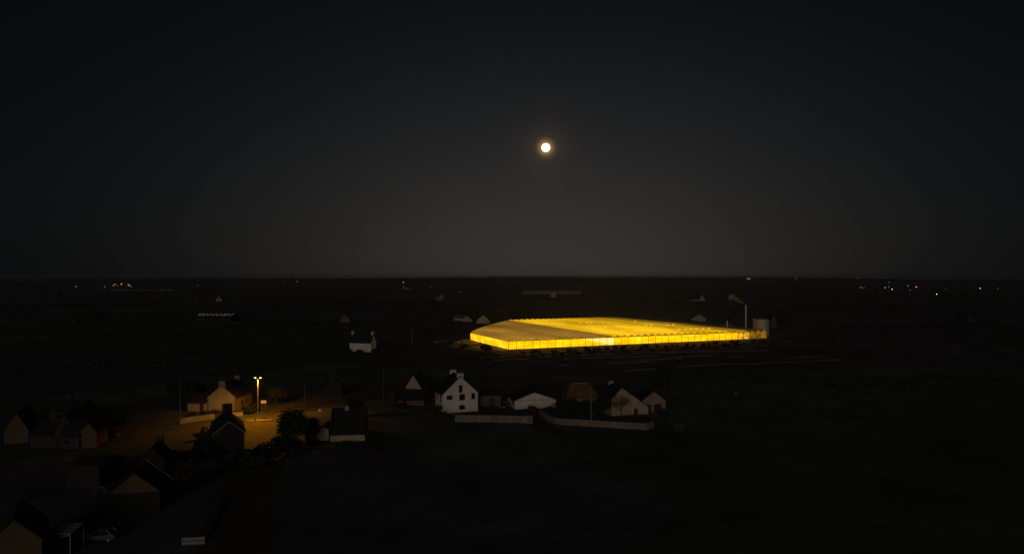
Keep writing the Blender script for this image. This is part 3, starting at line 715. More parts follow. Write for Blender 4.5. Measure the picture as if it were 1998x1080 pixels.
G = dict(
    front=lit_glass('lit front glazing', (1.6, .72, .0), (2.2, 1.02, .012), (.12, .12, .5), .25, wedge=True, rows=True),
    left=lit_glass('lit side glazing', (1.6, .72, .0), (2.2, 1.06, .03), (.1, .14, .4), .22, rows=True),
    dimend=lit_glass('dim end glazing', (.15, .068, .005), (.34, .16, .012), (.3, .3, .5), .4),
    warm=lit_glass('warm end glazing', (.55, .25, .004), (1.3, .64, .03), (.35, .3, .6), .5, rows=True),
    gable=lit_glass('lit roof gable glass', (.26, .14, .005), (.50, .28, .012), (.2, .1, .5), .5),
)
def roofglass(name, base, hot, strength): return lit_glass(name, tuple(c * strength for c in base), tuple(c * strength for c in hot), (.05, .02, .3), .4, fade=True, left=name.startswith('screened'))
RB = [roofglass('screened roof glass', (.25, .120, .016), (.35, .178, .020), 1.2), roofglass('screened roof glass shaded slope', (.085, .045, .006), (.15, .08, .008), 1.3),  # paired slopes: light and shade painted into the glow
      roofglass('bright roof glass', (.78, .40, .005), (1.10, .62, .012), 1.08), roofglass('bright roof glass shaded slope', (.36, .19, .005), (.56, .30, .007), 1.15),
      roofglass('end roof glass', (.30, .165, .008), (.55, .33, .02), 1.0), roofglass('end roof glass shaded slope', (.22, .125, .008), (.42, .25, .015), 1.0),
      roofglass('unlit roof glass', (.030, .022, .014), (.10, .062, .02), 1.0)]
for i in range(NB):
    x0, x1, d = i * bw, (i + 1) * bw, depth(i)
    xm = (x0 + x1) / 2
    zone = 0 if i < 14 else (2 if i < 32 else 4)
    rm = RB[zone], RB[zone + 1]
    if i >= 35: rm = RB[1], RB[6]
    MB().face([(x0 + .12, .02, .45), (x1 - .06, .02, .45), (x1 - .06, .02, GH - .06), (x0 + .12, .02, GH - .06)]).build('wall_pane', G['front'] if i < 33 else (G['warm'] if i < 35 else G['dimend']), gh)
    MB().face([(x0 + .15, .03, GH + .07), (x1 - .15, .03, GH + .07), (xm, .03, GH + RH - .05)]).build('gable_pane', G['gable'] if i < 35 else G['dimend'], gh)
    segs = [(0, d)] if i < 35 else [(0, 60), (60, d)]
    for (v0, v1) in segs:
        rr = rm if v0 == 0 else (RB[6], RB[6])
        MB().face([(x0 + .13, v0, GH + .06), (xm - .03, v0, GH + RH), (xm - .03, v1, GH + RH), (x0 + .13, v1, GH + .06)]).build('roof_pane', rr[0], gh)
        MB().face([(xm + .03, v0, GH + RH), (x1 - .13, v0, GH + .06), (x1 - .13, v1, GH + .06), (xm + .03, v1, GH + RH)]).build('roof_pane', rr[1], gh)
vg = lit_glass('glint vent glass', (.95, .54, .03), (1.15, .70, .07), (.3, .2, .5), .5)  # brighter glow painted on vents for the bright roof glints
me_vent = MB().slab([(.35, 0, GH + .42), (bw / 2 - .25, 0, GH + RH + .12), (bw / 2 - .25, 2.0, GH + RH + .12), (.35, 2.0, GH + .42)], .05).mesh('roof_vent', vg)
vr = random.Random(21)
for i in range(15, 33):
    for v0 in (20, 52, 88):
        if vr.random() < .5: inst('roof_vent', me_vent, gh, (i * bw, v0 + vr.uniform(-1, 1), 0))
fm = mat('aluminium glazing frame', (.20, .14, .07), .6, .2, 1.0, metal=.2)
fmd = mat('dark gutter steel', (.09, .065, .035), .6, .2, 1.0, metal=.2)  # gutters coloured darker than the glazing frame
me_post = MB().box(-.09, .12, -.09, .09, 0, GH).mesh('post', fm)
me_truss = MB().slab([(0, -.04, GH + .06), (bw / 2, -.04, GH + RH + .04), (bw / 2, -.04, GH + RH - .08), (0, -.04, GH - .04)], .09).slab([(bw / 2, -.04, GH + RH + .04), (bw, -.04, GH + .06), (bw, -.04, GH - .04), (bw / 2, -.04, GH + RH - .08)], .09).mesh('gable_frame', fm)
me_mull = MB()
for q in (1, 2, 3): me_mull.box(bw * q / 4 - .025, bw * q / 4 + .025, -.03, .01, .45, GH - .05)
me_mull.box(.12, bw - .09, -.032, .012, 1.35, 1.41); me_mull = me_mull.mesh('glazing_bars', fm)
for i in range(NB + 1):
    inst('post', me_post, gh, (i * bw, 0, 0))
    if i < NB:
        inst('gable_frame', me_truss, gh, (i * bw, 0, 0)); inst('glazing_bars', me_mull, gh, (i * bw, 0, 0))
        if i: MB().box(i * bw - .16, i * bw + .16, .05, depth(i - 1) , GH - .02, GH + .16).build('roof_gutter', fmd, gh)
        MB().tube([(i * bw + bw / 2, 0, GH + RH), (i * bw + bw / 2, depth(i), GH + RH)], .045, 5).build('ridge_bar', fm, gh)
MB().box(-.12, LU + .12, -.13, -.02, GH - .1, GH + .05).build('eave_beam', fm, gh)
MB().box(-.14, LU + .14, -.16, .14, -.3, .44).build('base_wall', M['concrete'], gh)
# back and stepped walls
for i in range(NB):
    d = depth(i)
    MB().box(i * bw + .02, (i + 1) * bw - .02, d + .02, d + .08, 0, GH).build('back_pane', G['dimend'], gh)
    MB().face([(i * bw + .02, d + .05, GH + .06), ((i + 1) * bw - .02, d + .05, GH + .06), (i * bw + bw / 2, d + .05, GH + RH)]).build('gable_pane', G['gable'], gh)
    if 0 < i <= 14: MB().box(i * bw - .05, i * bw + .05, depth(i - 1) + .1, d, 0, GH).build('side_pane', G['dimend'], gh)
# left long wall
NLW = 20; lw = DL / NLW
for i in range(NLW):
    MB().face([(-.02, (i + 1) * lw - .06, .45), (-.02, i * lw + .06, .45), (-.02, i * lw + .06, GH - .06), (-.02, (i + 1) * lw - .06, GH - .06)]).build('wall_pane', G['left'], gh)
me_p2 = MB().box(-.10, .06, -.07, .07, 0, GH).mesh('post', fm)
for i in range(1, NLW + 1): inst('post', me_p2, gh, (0, i * lw, 0))
MB().box(-.14, 0, 0, DL, GH - .05, GH + .09).build('eave_beam', fm, gh)
MB().box(-.15, .02, .15, DL, -.3, .44).build('base_wall', M['concrete'], gh)
MB().box(-.09, -.03, 0, DL, 1.5, 1.57).build('rail', fm, gh)
# right end wall
NR = 24; rw = DV / NR
for i in range(NR): MB().face([(LU + .02, i * rw + .06, .45), (LU + .02, (i + 1) * rw - .06, .45), (LU + .02, (i + 1) * rw - .06, GH - .06), (LU + .02, i * rw + .06, GH - .06)]).build('wall_pane', G['dimend'], gh)
for i in range(1, NR + 1): inst('post', me_p2, gh, (LU + .06, i * rw, 0))
# service building along the right side of the greenhouse, tank, flues
def gp(u, v): return A + U * u + V * v
sb = thing('service_building', 'long low service building with blue-grey roof behind the right side of the greenhouse', 'building', gp(LU + 1.0, 40), gth)
MB().box(0, 12, 0, 88, -.3, 4.3).build('wall', M['grey'], sb)
MB().prism([(-.2, 4.303), (12.2, 4.303), (12.2, 4.5), (6, 5.6), (-.2, 4.5)], -.3, 88.3).build('roof', M['roofmetal'], sb)
MB().box(2, 5.5, -.06, -.003, 0, 3.2).build('roller_door', M['metal'], sb)
def on_ray(px, d): return Vector(((px - CX) / F * d, d, 0))
# storage tank
p = on_ray(1484.5, 405); tk = thing('storage_tank', 'pale round storage tank behind the right end of the greenhouse', 'tank', p)
rT = 15.2 * 405 / F; hT = H - (622 - CY) * 405 / F
n = 40
for j in range(6):
    z0, z1 = j * hT / 6 + .01, (j + 1) * hT / 6 - .01
    mb = MB()
    mb.v += [(rT * math.cos(a * 6.2832 / n), rT * math.sin(a * 6.2832 / n), z0) for a in range(n)] + [(rT * math.cos(a * 6.2832 / n), rT * math.sin(a * 6.2832 / n), z1) for a in range(n)]
    mb.f += [(a, (a + 1) % n, n + (a + 1) % n, n + a) for a in range(n)]
    mb.build('shell_ring', M['tank'], tk, smooth=True)
mb = MB(); mb.v += [((rT - .03) * math.cos(a * 6.2832 / n), (rT - .03) * math.sin(a * 6.2832 / n), hT - .02) for a in range(n)] + [(0, 0, hT + .5)]
mb.f += [(a, (a + 1) % n, n) for a in range(n)]; mb.build('tank_roof', M['tank'], tk)
MB().tube([((rT + .05) * math.cos(a * 6.2832 / n), (rT + .05) * math.sin(a * 6.2832 / n), hT - .05) if False else ((rT + .05) * math.cos(a * 6.2832 / n), (rT + .05) * math.sin(a * 6.2832 / n), hT - .05) for a in range(n + 1)], .08, 6).build('rim', M['metal'], tk)
lad = MB()
for s_ in (-.25, .25): lad.tube([(-rT * .75 + s_, -rT * .66 - .25, 0), (-rT * .75 + s_, -rT * .66 - .25, hT + .8)], .05, 5)
for q in range(int(hT / .45)): lad.box(-rT * .75 - .25, -rT * .75 + .25, -rT * .66 - .27, -rT * .66 - .23, q * .45 + .3, q * .45 + .34)
lad.build('ladder', M['darkmetal'], tk)
# platform on top left
MB().box(-rT - .4, -rT + 1.6, -1, 1, hT + .02, hT + .12).build('platform', M['metal'], tk)
MB().box(-rT - .38, -rT + 1.0, -.9, .9, hT + .125, hT + .9).build('vent_box', M['brown'], tk)
# big flue
def flue(label, px, d, top, r_):
    p = on_ray(px, d); h = H - (top - CY) * d / F
    o = thing('flue_pipe', label, 'chimney', p)
    MB().tube([(0, 0, 0), (0, 0, h)], r_, 14).build('pipe', M['stack'], o, smooth=False)
    MB().tube([(0, 0, h + .01), (0, 0, h + .12)], r_ + .08, 14).build('rim', M['metal'], o)
    MB().tube([(0, 0, .0), (0, 0, .5)], r_ + .25, 12).build('base_collar', M['concrete'], o)
    return p, h
pf, hf_ = flue('tall slender flue pipe giving off steam, right of the greenhouse roof', 1455.3, 415, 595, .42)
flue('short pipe standing above the greenhouse roof, left of the tall flue', 1418.8, 400, 625, .30)
# steam
def plume(label, p0, pts, r0, r1, dens, name='steam_plume'):
    mb = MB(); n = len(pts)
    rr = random.Random(5)
    mb.tube([Vector(p) for p in pts], r0, 14, r1)
    m = bpy.data.materials.new('steam'); m.use_nodes = True; nt = m.node_tree; nt.nodes.clear()
    pv = nt.nodes.new('ShaderNodeVolumePrincipled'); pv.inputs['Color'].default_value = (.97, .92, .85, 1); pv.inputs['Anisotropy'].default_value = .0; pv.inputs['Emission Strength'].default_value = 0
    tc = nt.nodes.new('ShaderNodeTexCoord'); nz = nt.nodes.new('ShaderNodeTexNoise'); nz.inputs['Scale'].default_value = .7; nz.inputs['Detail'].default_value = 6; nz.inputs['Roughness'].default_value = .7
    nt.links.new(tc.outputs['Object'], nz.inputs['Vector'])
    mr = nt.nodes.new('ShaderNodeMapRange'); mr.inputs[1].default_value = .46; mr.inputs[2].default_value = .72; mr.inputs[4].default_value = dens
    nt.links.new(nz.outputs['Fac'], mr.inputs[0]); nt.links.new(mr.outputs[0], pv.inputs['Density'])
    o = nt.nodes.new('ShaderNodeOutputMaterial'); nt.links.new(pv.outputs[0], o.inputs['Volume'])
    ob = mb.build(name, m); ob.location = p0; tag(ob, label, 'steam'); return ob
s_ = 415 / F
plume('warm-lit steam drifting left from the tall flue', pf + Vector((0, 0, hf_)), [(0, 0, .25), (-.4 * s_, 0, 1.2), (-5 * s_, 1, 4.5 * s_), (-12 * s_, 2, 8.5 * s_), (-20 * s_, 2, 12.5 * s_), (-30 * s_, 3, 17 * s_)], .4, 2.1, .8)

# yard things left of the greenhouse
def crate_stack(label, p, rz, nx, nz, m='box', s=1.1):
    o = thing('crate_stack', label, 'crates', p, rz)
    me = MB().box(-s / 2, s / 2, -s * .4, s * .4, .02, s * .55).mesh('crate', M[m])
    for i in range(nx):
        for j in range(nz):
            c = inst('crate', me, o, (i * (s + .06), random.uniform(-.08, .08), j * s * .57)); c.rotation_euler.z = random.uniform(-.06, .06)
crate_stack('stack of crates on the lit yard at the far left corner of the greenhouse', P(900, 666), .3, 5, 2)
crate_stack('crates at the middle of the lit yard left of the greenhouse', P(925, 673), .2, 4, 1, 'wood')
crate_stack('low crates near the front left corner of the greenhouse', P(958, 680.5), .35, 3, 1)
crate_stack('dark timber crates nearest the track, left of the greenhouse', P(898, 676), -.2, 5, 2, 'wood')
for (px_, py_, lb) in ((938, 671, 'lit trolley frame against the glowing side wall'), (917, 668, 'leaning trolley frame by the far left corner of the glowing wall')):
    q = thing('trolley', lb, 'trolley', P(px_, py_), R(30))
    for x in (0, 2.2):
        for y in (0, 1.1): MB().tube([(x, y, .15), (x + .15, y, 1.9)], .05, 5).build('upright', M['darkmetal'], q)
    MB().box(-.1, 2.4, -.1, 1.2, .3, .4).build('deck', M['wood'], q)
    for x in (0, 2.2): MB().tube([(x, -.08, .15), (x, 1.2, .15)], .15, 8).build('wheel', M['tyre'], q)

yd = MB(); yp = [gp(-.3, -1), gp(-9, -3), gp(-17, 12), gp(-22, 40), gp(-19, DL + 8), gp(-.3, DL + 4)]
yd.face([(q.x, q.y, .012) for q in yp]); tag(yd.build('yard', mat('pale yard concrete', (.5, .45, .38), .9, .5, .5, stain=.5)), 'concrete yard lit yellow by the greenhouse side wall', kind='structure')
for (px_, py_, lb) in ((962, 682, 'pale film-wrapped pallet at the foot of the glowing side wall, left one'), (971, 684, 'pale film-wrapped pallet at the foot of the glowing side wall, nearest the corner'), (931, 671.5, 'pale film-wrapped pallet amid the dark clutter of the yard'), (893, 669, 'pale film-wrapped pallet at the left rim of the yard')):
    q = thing('pallet', lb, 'pallet', P(px_, py_), R(25))
    for x in (0, .5, 1.0): MB().box(x, x + .1, 0, 1.0, 0, .1).build('runner', M['wood'], q)
    MB().box(-.02, 1.12, -.02, 1.02, .102, .14).build('deck', M['wood'], q)
    MB().slab([(.05, .05, .75), (1.05, .05, .8), (1.05, .95, .7), (.05, .95, .78)], .6).build('load', M['frame'], q)
# lanes and shrub rows in front of the greenhouse
def strip(u0, u1, v, width, m, name, label, z=.004):
    a, c = gp(u0, v), gp(u1, v)
    return ribbon(name, [a, (a + c) / 2, c], width, m, z, label)
pale = mat('pale gravel lane', (.46, .39, .31), .9, .5, .7, stain=.5)
strip(-2, LU + 6, -14.0, 3.4, pale, 'path', 'pale path along the foot of the greenhouse behind the shrubs')
strip(-2, LU - 30, -25.5, 2.2, pale, 'farm_lane', 'second pale lane between the two shrub rows')

# ------------------------------------------------------------------ vegetation
def leafy(rng, n, rx, rz, s0, s1, cz, lobes=7, shell=.55):
    mb = MB(); L_ = []
    for _ in range(lobes):
        a, e = rng.uniform(0, 6.28), rng.uniform(-.5, 1.0)
        q = rng.uniform(.25, .62)
        L_.append((Vector((math.cos(a) * math.cos(e) * rx * q, math.sin(a) * math.cos(e) * rx * q, cz + math.sin(e) * rz * q)), rng.uniform(.38, .62)))
    for _ in range(n):
        c, k_ = L_[rng.randrange(len(L_))]
        while True:
            d = Vector((rng.uniform(-1, 1), rng.uniform(-1, 1), rng.uniform(-1, 1)))
            if .05 < d.length < 1: break
        d = d.normalized() * (rng.uniform(shell, 1.0) if rng.random() < .85 else rng.uniform(1.0, 1.15))
        p = c + Vector((d.x * rx * k_, d.y * rx * k_, d.z * rz * k_))
        a = Vector((rng.gauss(0, 1), rng.gauss(0, 1), rng.gauss(0, 1))).normalized(); b_ = a.orthogonal().normalized()
        b_ = (b_ * math.cos(rng.uniform(0, 6)) + a.cross(b_) * math.sin(rng.uniform(0, 6))).normalized()
        s = rng.uniform(s0, s1)
        mb.face([p + a * s, p + b_ * s * .7, p - a * s, p - b_ * s * .7])
    return mb
def trunk_mb(rng, h, r, spread, n=6):
    mb = MB().tube([(0, 0, -.2), (rng.uniform(-.1, .1), .05, h * .3), (rng.uniform(-.2, .2), rng.uniform(-.2, .2), h * .62)], r, 8, r * .55)
    for k in range(n):
        a = 6.28 * k / n + rng.uniform(-.4, .4); z = h * rng.uniform(.3, .58)
        mb.tube([(0, 0, z), (math.cos(a) * spread * .5, math.sin(a) * spread * .5, z + h * .17), (math.cos(a) * spread, math.sin(a) * spread, z + h * rng.uniform(.22, .36))], r * .4, 5, r * .12)
    return mb
rng = random.Random(3)
TREE = []      # unit trees: height about 1 scaled; built at 8 m
for v, lm in enumerate(('leaf', 'leaf2', 'leaf3')):
    TREE.append((leafy(rng, 2600, 3.6, 3.3, .14, .34, 4.9, 8).mesh('crown', M[lm]), trunk_mb(rng, 8, .26, 2.4).mesh('trunk', M['bark'])))
SHRUB = [(leafy(rng, 700, 1.15, .95, .09, .2, .85, 5).mesh('foliage', M[lm]), trunk_mb(rng, 1.4, .07, .6, 4).mesh('stem', M['bark'])) for lm in ('leaf', 'leaf2', 'leaf3')]
FAR = [leafy(rng, 420, 3.7, 3.2, .4, .85, 4.2, 6).mesh('crown', M[lm]) for lm in ('leaf', 'leaf2')]
FART = MB().tube([(0, 0, -.3), (0, 0, 4.2)], .3, 6, .18).mesh('trunk', M['bark'])
def tree(label, p, h, v=0, wide=1.0, group=None, far=False, name='tree', rz=None):
    o = thing(name, label, 'tree', p, rng.uniform(0, 6.28) if rz is None else rz, group)
    s = h / 8.0
    if far:
        a = inst('crown', FAR[v % 2], o); b_ = inst('trunk', FART, o)
    else:
        a = inst('crown', TREE[v][0], o); b_ = inst('trunk', TREE[v][1], o)
    a.scale = (s * wide, s * wide, s); b_.scale = (s, s, s)
    return o
def shrub(label, p, h, v=0, wide=1.0, group=None):
    o = thing('shrub', label, 'shrub', p, rng.uniform(0, 6.28), group); s = h / 1.8
    a = inst('foliage', SHRUB[v][0], o); a.scale = (s * wide, s * wide, s); b_ = inst('stem', SHRUB[v][1], o); b_.scale = (s, s, s)
    return o
tree('big round dark tree on the right side of the lit junction', P(574, 880), 8.6, 0, 1.1, rz=.4)
tree('smaller dark tree touching the big round tree behind its right side', P(600, 862), 5.2, 0, 1.2)
tree('dark tree left of the hipped tile roof house', P(1110, 812), 4.6, 0, 1.5)
tree('dark tree in front of the hipped tile roof, left of the concrete pole', P(1136, 815), 4.4, 0, 1.7)
tree('dark tree between the concrete pole and the catslide house', P(1172, 812), 4.9, 0, 1.3)
tree('tall dark tree in the crop-film fields above the catslide house', P(1297, 762), 8.0, 0, 1.0)
tree('broad dark tree left of the white hangar in the field behind', P(1040, 766), 4.5, 1, 1.2)
tree('dark tree behind the tall white house on its left', P(838, 770), 6.0, 0, 1.1)
tree('dark tree left of the lamplit house', P(352, 792), 7.5, 0, 1.2)
tree('dark tree behind the lamplit house outbuilding', P(378, 786), 6.2, 0, 1.2)
tree('dark tree right of the lamplit house behind the direction plates', P(540, 790), 5.0, 1, 1.3)
tree('dark tree behind the long low house, near its chimney', P(690, 812), 4.6, 0, 1.2)
tree('broad dark tree behind the greenhouse with a russet side', P(1022, 628), 15, 0, 1.2)
tree('russet tree left of the broad dark tree behind the greenhouse', P(984, 629), 12, 2, 1.1)
tree('russet tree in the field behind the middle of the greenhouse roof', P(1124, 605), 13, 2, 1.0)
tree('faint reddish rounded tree alone in the dark plain at left', P(189, 632), 11, 2, .9)
tree('dark tree hugging the back left of the greenhouse', P(966, 636), 9, 0, 1.0)
tree('dark tree behind the twin gables left of the greenhouse', P(915, 620), 12, 0, 1.1)
tree('dark tree by the dim gabled house right of the tank', P(1530, 645), 10, 0, 1.0)
tree('dark tree in the bottom left field beside the big triangular gable', P(352, 960), 5.0, 1, 1.2)
tree('dark tree above the small ochre gabled house', P(225, 845), 5.0, 0, 1.2)
# bare tree
def bare(label, p, h, seed):
    r_ = random.Random(seed); o = thing('bare_tree', label, 'tree', p)
    tr, br = MB(), MB()
    def grow(mb, a, d, l, r, k):
        e = a + d * l; mb.tube([a, (a + e) / 2 + Vector((r_.uniform(-.06, .06), r_.uniform(-.06, .06), 0)) * l, e], r, 5, r * .65)
        if k:
            for _ in range(3 if k > 1 else 4):
                nd = (d + Vector((r_.gauss(0, .62), r_.gauss(0, .62), r_.gauss(.08, .32)))).normalized(); grow(br, e, nd, l * r_.uniform(.62, .85), r * .62, k - 1)
    grow(tr, Vector((0, 0, -.1)), Vector((.04, 0, 1)), h * .24, .17, 6)
    tr.build('trunk', M['bark'], o); tag(br.build('branches', mat('russet twig', (.09, .045, .03), .9, .3, 3), o), kind='stuff')
bare('bare russet tree in front of the catslide gable', P(1212, 820), 7.4, 4)
bare('bare small tree at the right side of the white hangar', P(1080, 806), 3.6, 9)
# garden shrubs
for (px_, py_, h, v, wd_, lb) in (
    (506, 902, 3.3, 0, 1.8, 'added dark shrub at the near edge of the lit junction, middle of three'), (474, 912, 3.6, 0, 1.7, 'added dark shrub at the right foot of the dark stone house'), (533, 899, 2.8, 0, 1.7, 'added dark shrub at the near edge of the lit junction, nearest the round tree'),  # these three added to shade off the lamp's pool of light
    (416, 886, 5.2, 0, 1.0, 'tall ragged dark shrub against the left eave of the dark stone house'), (404, 896, 3.6, 0, 1.3, 'ragged dark shrub left of the tall one by the dark stone house'), (447, 912, 3.4, 0, 1.8, 'dark shrub before the gable of the dark stone house'),
    (556, 880, 3.4, 0, 1.5, 'dense dark shrub under the left side of the big round tree'), (576, 885, 3.0, 0, 1.6, 'dense dark shrub under the right side of the big round tree'),
    (860, 815, 2.0, 2, 1.4, 'russet shrub at the bottom left corner of the tall white house'), (850, 808, 2.2, 0, 1.3, 'dark shrub left of the tall white house wall'),
    (878, 816, 1.2, 0, 1.4, 'low dark shrub at the foot of the white gable'), (836, 806, 2.4, 0, 1.4, 'dark shrub between the lean-to and the white house'),
    (905, 812, 1.0, 0, 1.6, 'low shrub under the basement window of the white gable'), (925, 811, 1.1, 1, 1.6, 'low shrub at the right foot of the white gable'),
    (958, 806, 1.5, 0, 1.5, 'dark shrub in front of the stone barn'), (1000, 808, 1.3, 0, 1.5, 'dark shrub at the left corner of the white hangar'),
    (1020, 807, 1.2, 0, 1.6, 'low dark shrub in front of the white hangar'), (1041, 806, 2.4, 2, 1.2, 'russet shrub in front of the hangar centre'),
    (1068, 808, 2.0, 0, 1.4, 'dark shrub at the right of the hangar front'), (1100, 820, 2.2, 0, 1.6, 'dark shrub inside the curved wall, left part'),
    (1235, 820, 1.3, 0, 1.4, 'low dark shrub before the catslide house, left of its door'), (1258, 820, 1.3, 0, 1.5, 'low dark shrub before the right eave of the catslide house'),
    (1185, 824, 1.7, 0, 1.6, 'dark shrub inside the curved wall left of the bare tree'), (1298, 812, 2.0, 0, 1.4, 'dark shrub right of the last garage'),
    (730, 690, 2.5, 0, 1.3, 'shrub at the right foot of the lone longhouse'), (700, 688, 1.6, 0, 2.0, 'low shrub before the lone longhouse front'), (677, 687, 2.4, 0, 1.2, 'shrub at the left corner of the lone longhouse'),
    (421, 806, 1.2, 2, 1.5, 'low russet shrub at the foot of the lamplit gable'), (395, 812, 1.3, 0, 1.6, 'dark shrub behind the long orange-lit wall'),
    (372, 815, 1.3, 0, 1.6, 'dark shrub behind the left half of the orange-lit wall'), (484, 806, 2.0, 0, 1.5, 'dark shrub right of the lamplit house'), (496, 803, 1.9, 0, 1.5, 'dark shrub below the direction plates'),
    (388, 856, 1.4, 0, 1.6, 'dark bush on the side road verge left of the dark stone house'), (408, 862, 1.5, 0, 1.5, 'dark bush against the left of the dark stone house'),
    (610, 866, 1.0, 0, 2.0, 'low shrub before the cream garage wall'), (722, 858, 2.2, 0, 1.2, 'shrub at the right end of the long low house'),
    (672, 866, .8, 1, 2.2, 'low shrub before the long low house'), (862, 678, 3.0, 1, 1.4, 'olive bush left of the lit yard, furthest left'), (878, 674, 3.2, 1, 1.3, 'olive bush beside the lit yard crates'),
    (944, 683, 3.0, 0, 1.3, 'dark bush before the glowing side wall, left one'), (953, 685, 2.8, 0, 1.3, 'dark bush before the glowing side wall, right one'), (905, 681, 2.4, 0, 1.5, 'dark bush at the yard front'),
    (785, 796, 1.6, 0, 1.8, 'dark shrub before the brown lean-to wing')):
    shrub(lb, P(px_, py_), h, v, wd_)
# shrub rows before the greenhouse
for row, (v, n_, lab) in enumerate(((-16.8, 34, 'rounded dark shrub in the row nearest the greenhouse front'), (-28.2, 26, 'rounded dark shrub in the second row before the greenhouse'))):
    for k_ in range(n_):
        u_ = (k_ + rng.uniform(-.3, .4)) * (LU - (4 if row == 0 else 40)) / n_
        shrub(lab, gp(u_, v + rng.uniform(-.6, .6)), rng.uniform(1.0, 1.9), 0, rng.uniform(1.2, 2.2), 'shrub rows before the greenhouse')
# hedges: long leafy banks along field edges
def hedge(label, a, c, h, wdt=2.0, v='leaf', size=.5):
    d = (c - a); L_ = d.length; o = thing('hedge', label, 'hedge', a, math.atan2(d.y, d.x)); mb = MB()
    r_ = random.Random(int(L_ * 7)); n = int(min(9000, L_ * h * wdt * 1.6 / (size * size)))
    for _ in range(n):
        x = r_.uniform(0, L_); hh = h * (.75 + .25 * math.sin(x * .31 + h) + .18 * math.sin(x * 1.3)); t_ = r_.uniform(0, 3.14)
        q = Vector((x, math.cos(t_) * wdt / 2 * r_.uniform(.8, 1.1), math.sin(t_) * hh * r_.uniform(.75, 1.05)))
        aa = Vector((r_.gauss(0, 1), r_.gauss(0, 1), r_.gauss(0, 1))).normalized(); bb = aa.orthogonal(); s = size * r_.uniform(.4, .9)
        mb.face([q + aa * s, q + bb * s * .7, q - aa * s, q - bb * s * .7])
    mb.build('foliage', M[v], o)
    MB().tube([(0, 0, 0), (L_, 0, 0)], wdt * .33, 6).build('stems', M['bark'], o)
hedge('long dark hedge behind the back edge of the greenhouse', gp(40, DV + 12), gp(LU, DV + 14), 2.2, 3, size=.8)
hedge('hedge crossing the field before the lone longhouse', P(560, 700), P(760, 694), 2.2, 2.5, size=.6)
hedge('dark hedge along the track below the glowing yard', P(850, 690), P(975, 694), 1.5, 2.5, size=.5)
hedge('dark hedge inside the curved garden wall', P(1100, 824), P(1262, 831), 1.5, 1.6, size=.3)
hedge('dark hedge behind the white-house garden wall', P(905, 819), P(1028, 821), 1.0, 1.4, size=.3)
hedge('hedge edging the crop-film fields at right', P(1180, 732), P(1640, 716), 1.2, 2, size=.5)
hedge('hedge between film strips right of the greenhouse', P(1395, 703), P(1580, 693), 1.4, 2, size=.5)
hedge('dark hedge at the end of the bottom left gardens', P(150, 905), P(420, 890), 1.6, 2, size=.35)
hedge('hedge bounding the long low house garden', P(560, 884), P(735, 880), 1.4, 1.8, size=.3)
# far hedgerows and trees on the plain
fl = [(70, 600, 330, 596, 'left plain above the dark hamlet roofs'), (260, 575, 560, 573, 'left plain beyond the dim ochre gable'), (520, 592, 830, 590, 'plain behind the russet gabled house'),
      (640, 608, 880, 606, 'field just above the lone longhouse'), (700, 572, 1010, 571, 'plain between the far house clusters'), (1050, 590, 1330, 590, 'plain between the two greenhouses'),
      (1350, 606, 1700, 600, 'plain behind the tall flue'), (1500, 580, 1880, 578, 'right plain below the orange lamps'), (1650, 640, 1950, 632, 'dark right plain near the faint grey gable'),
      (1200, 575, 1480, 574, 'plain behind the far russet farm'), (120, 660, 420, 652, 'dark left plain below the red barn'), (430, 640, 640, 632, 'field left of the lone longhouse'),
      (1560, 668, 1900, 662, 'dark field right of the tank'), (60, 720, 340, 712, 'dark field left of the lamplit house'), (1620, 760, 1950, 745, 'nearest dark field at the right')]
for j, (a, b_, c, d, wh_) in enumerate(fl):
    hedge('long dark field hedgerow on the ' + wh_, P(a, b_), P(c, d), 2.5 if b_ < 650 else 1.8, 4 if b_ < 650 else 2.5, size=1.5 if b_ < 620 else .8)
for o in [q for q in C.objects if str(q.get('label')).startswith('long dark field hedgerow')]: o['group'] = 'hedgerows on the plain'
for k_ in range(110):
    py_ = 548 + 90 * rng.random() ** 2.2; px_ = rng.uniform(45, 1955)
    if 900 < px_ < 1520 and py_ > 600: continue
    p = hit(px_, py_)
    tree('dark tree standing on the far unlit plain', p, rng.uniform(6, 11), rng.randrange(2), rng.uniform(.9, 1.3), 'trees scattered over the far plain', far=True)
# woodland mass on the far hills
wm = MB(); r_ = random.Random(8)
for _ in range(2600):
    a = r_.uniform(-.66, .66); d = r_.uniform(3200, 7300)
    if math.sin(a * 23 + d * .003) + math.sin(a * 9 + d * .0017 + 1) < .1: continue
    x, y = d * math.sin(a), d * math.cos(a); z = hills(x, y); s = r_.uniform(9, 26); h_ = r_.uniform(3, 8.5)
    n = 7; i0 = len(wm.v)
    for q in range(n):
        t_ = 6.2832 * q / n; k_ = s * r_.uniform(.7, 1.3); wm.v.append((x + math.cos(t_) * k_ * 1.6, y + math.sin(t_) * k_, z - 1))
    for q in range(n):
        t_ = 6.2832 * q / n + .3; k_ = s * r_.uniform(.45, .8); wm.v.append((x + math.cos(t_) * k_ * 1.6, y + math.sin(t_) * k_, z + h_ * r_.uniform(.7, 1)))
    wm.v.append((x, y, z + h_))
    for q in range(n): wm.f += [(i0 + q, i0 + (q + 1) % n, i0 + n + (q + 1) % n, i0 + n + q), (i0 + n + q, i0 + n + (q + 1) % n, i0 + 2 * n)]
tag(wm.build('woodland', M['woods']), 'dark woods along the horizon', 'woodland', kind='stuff')

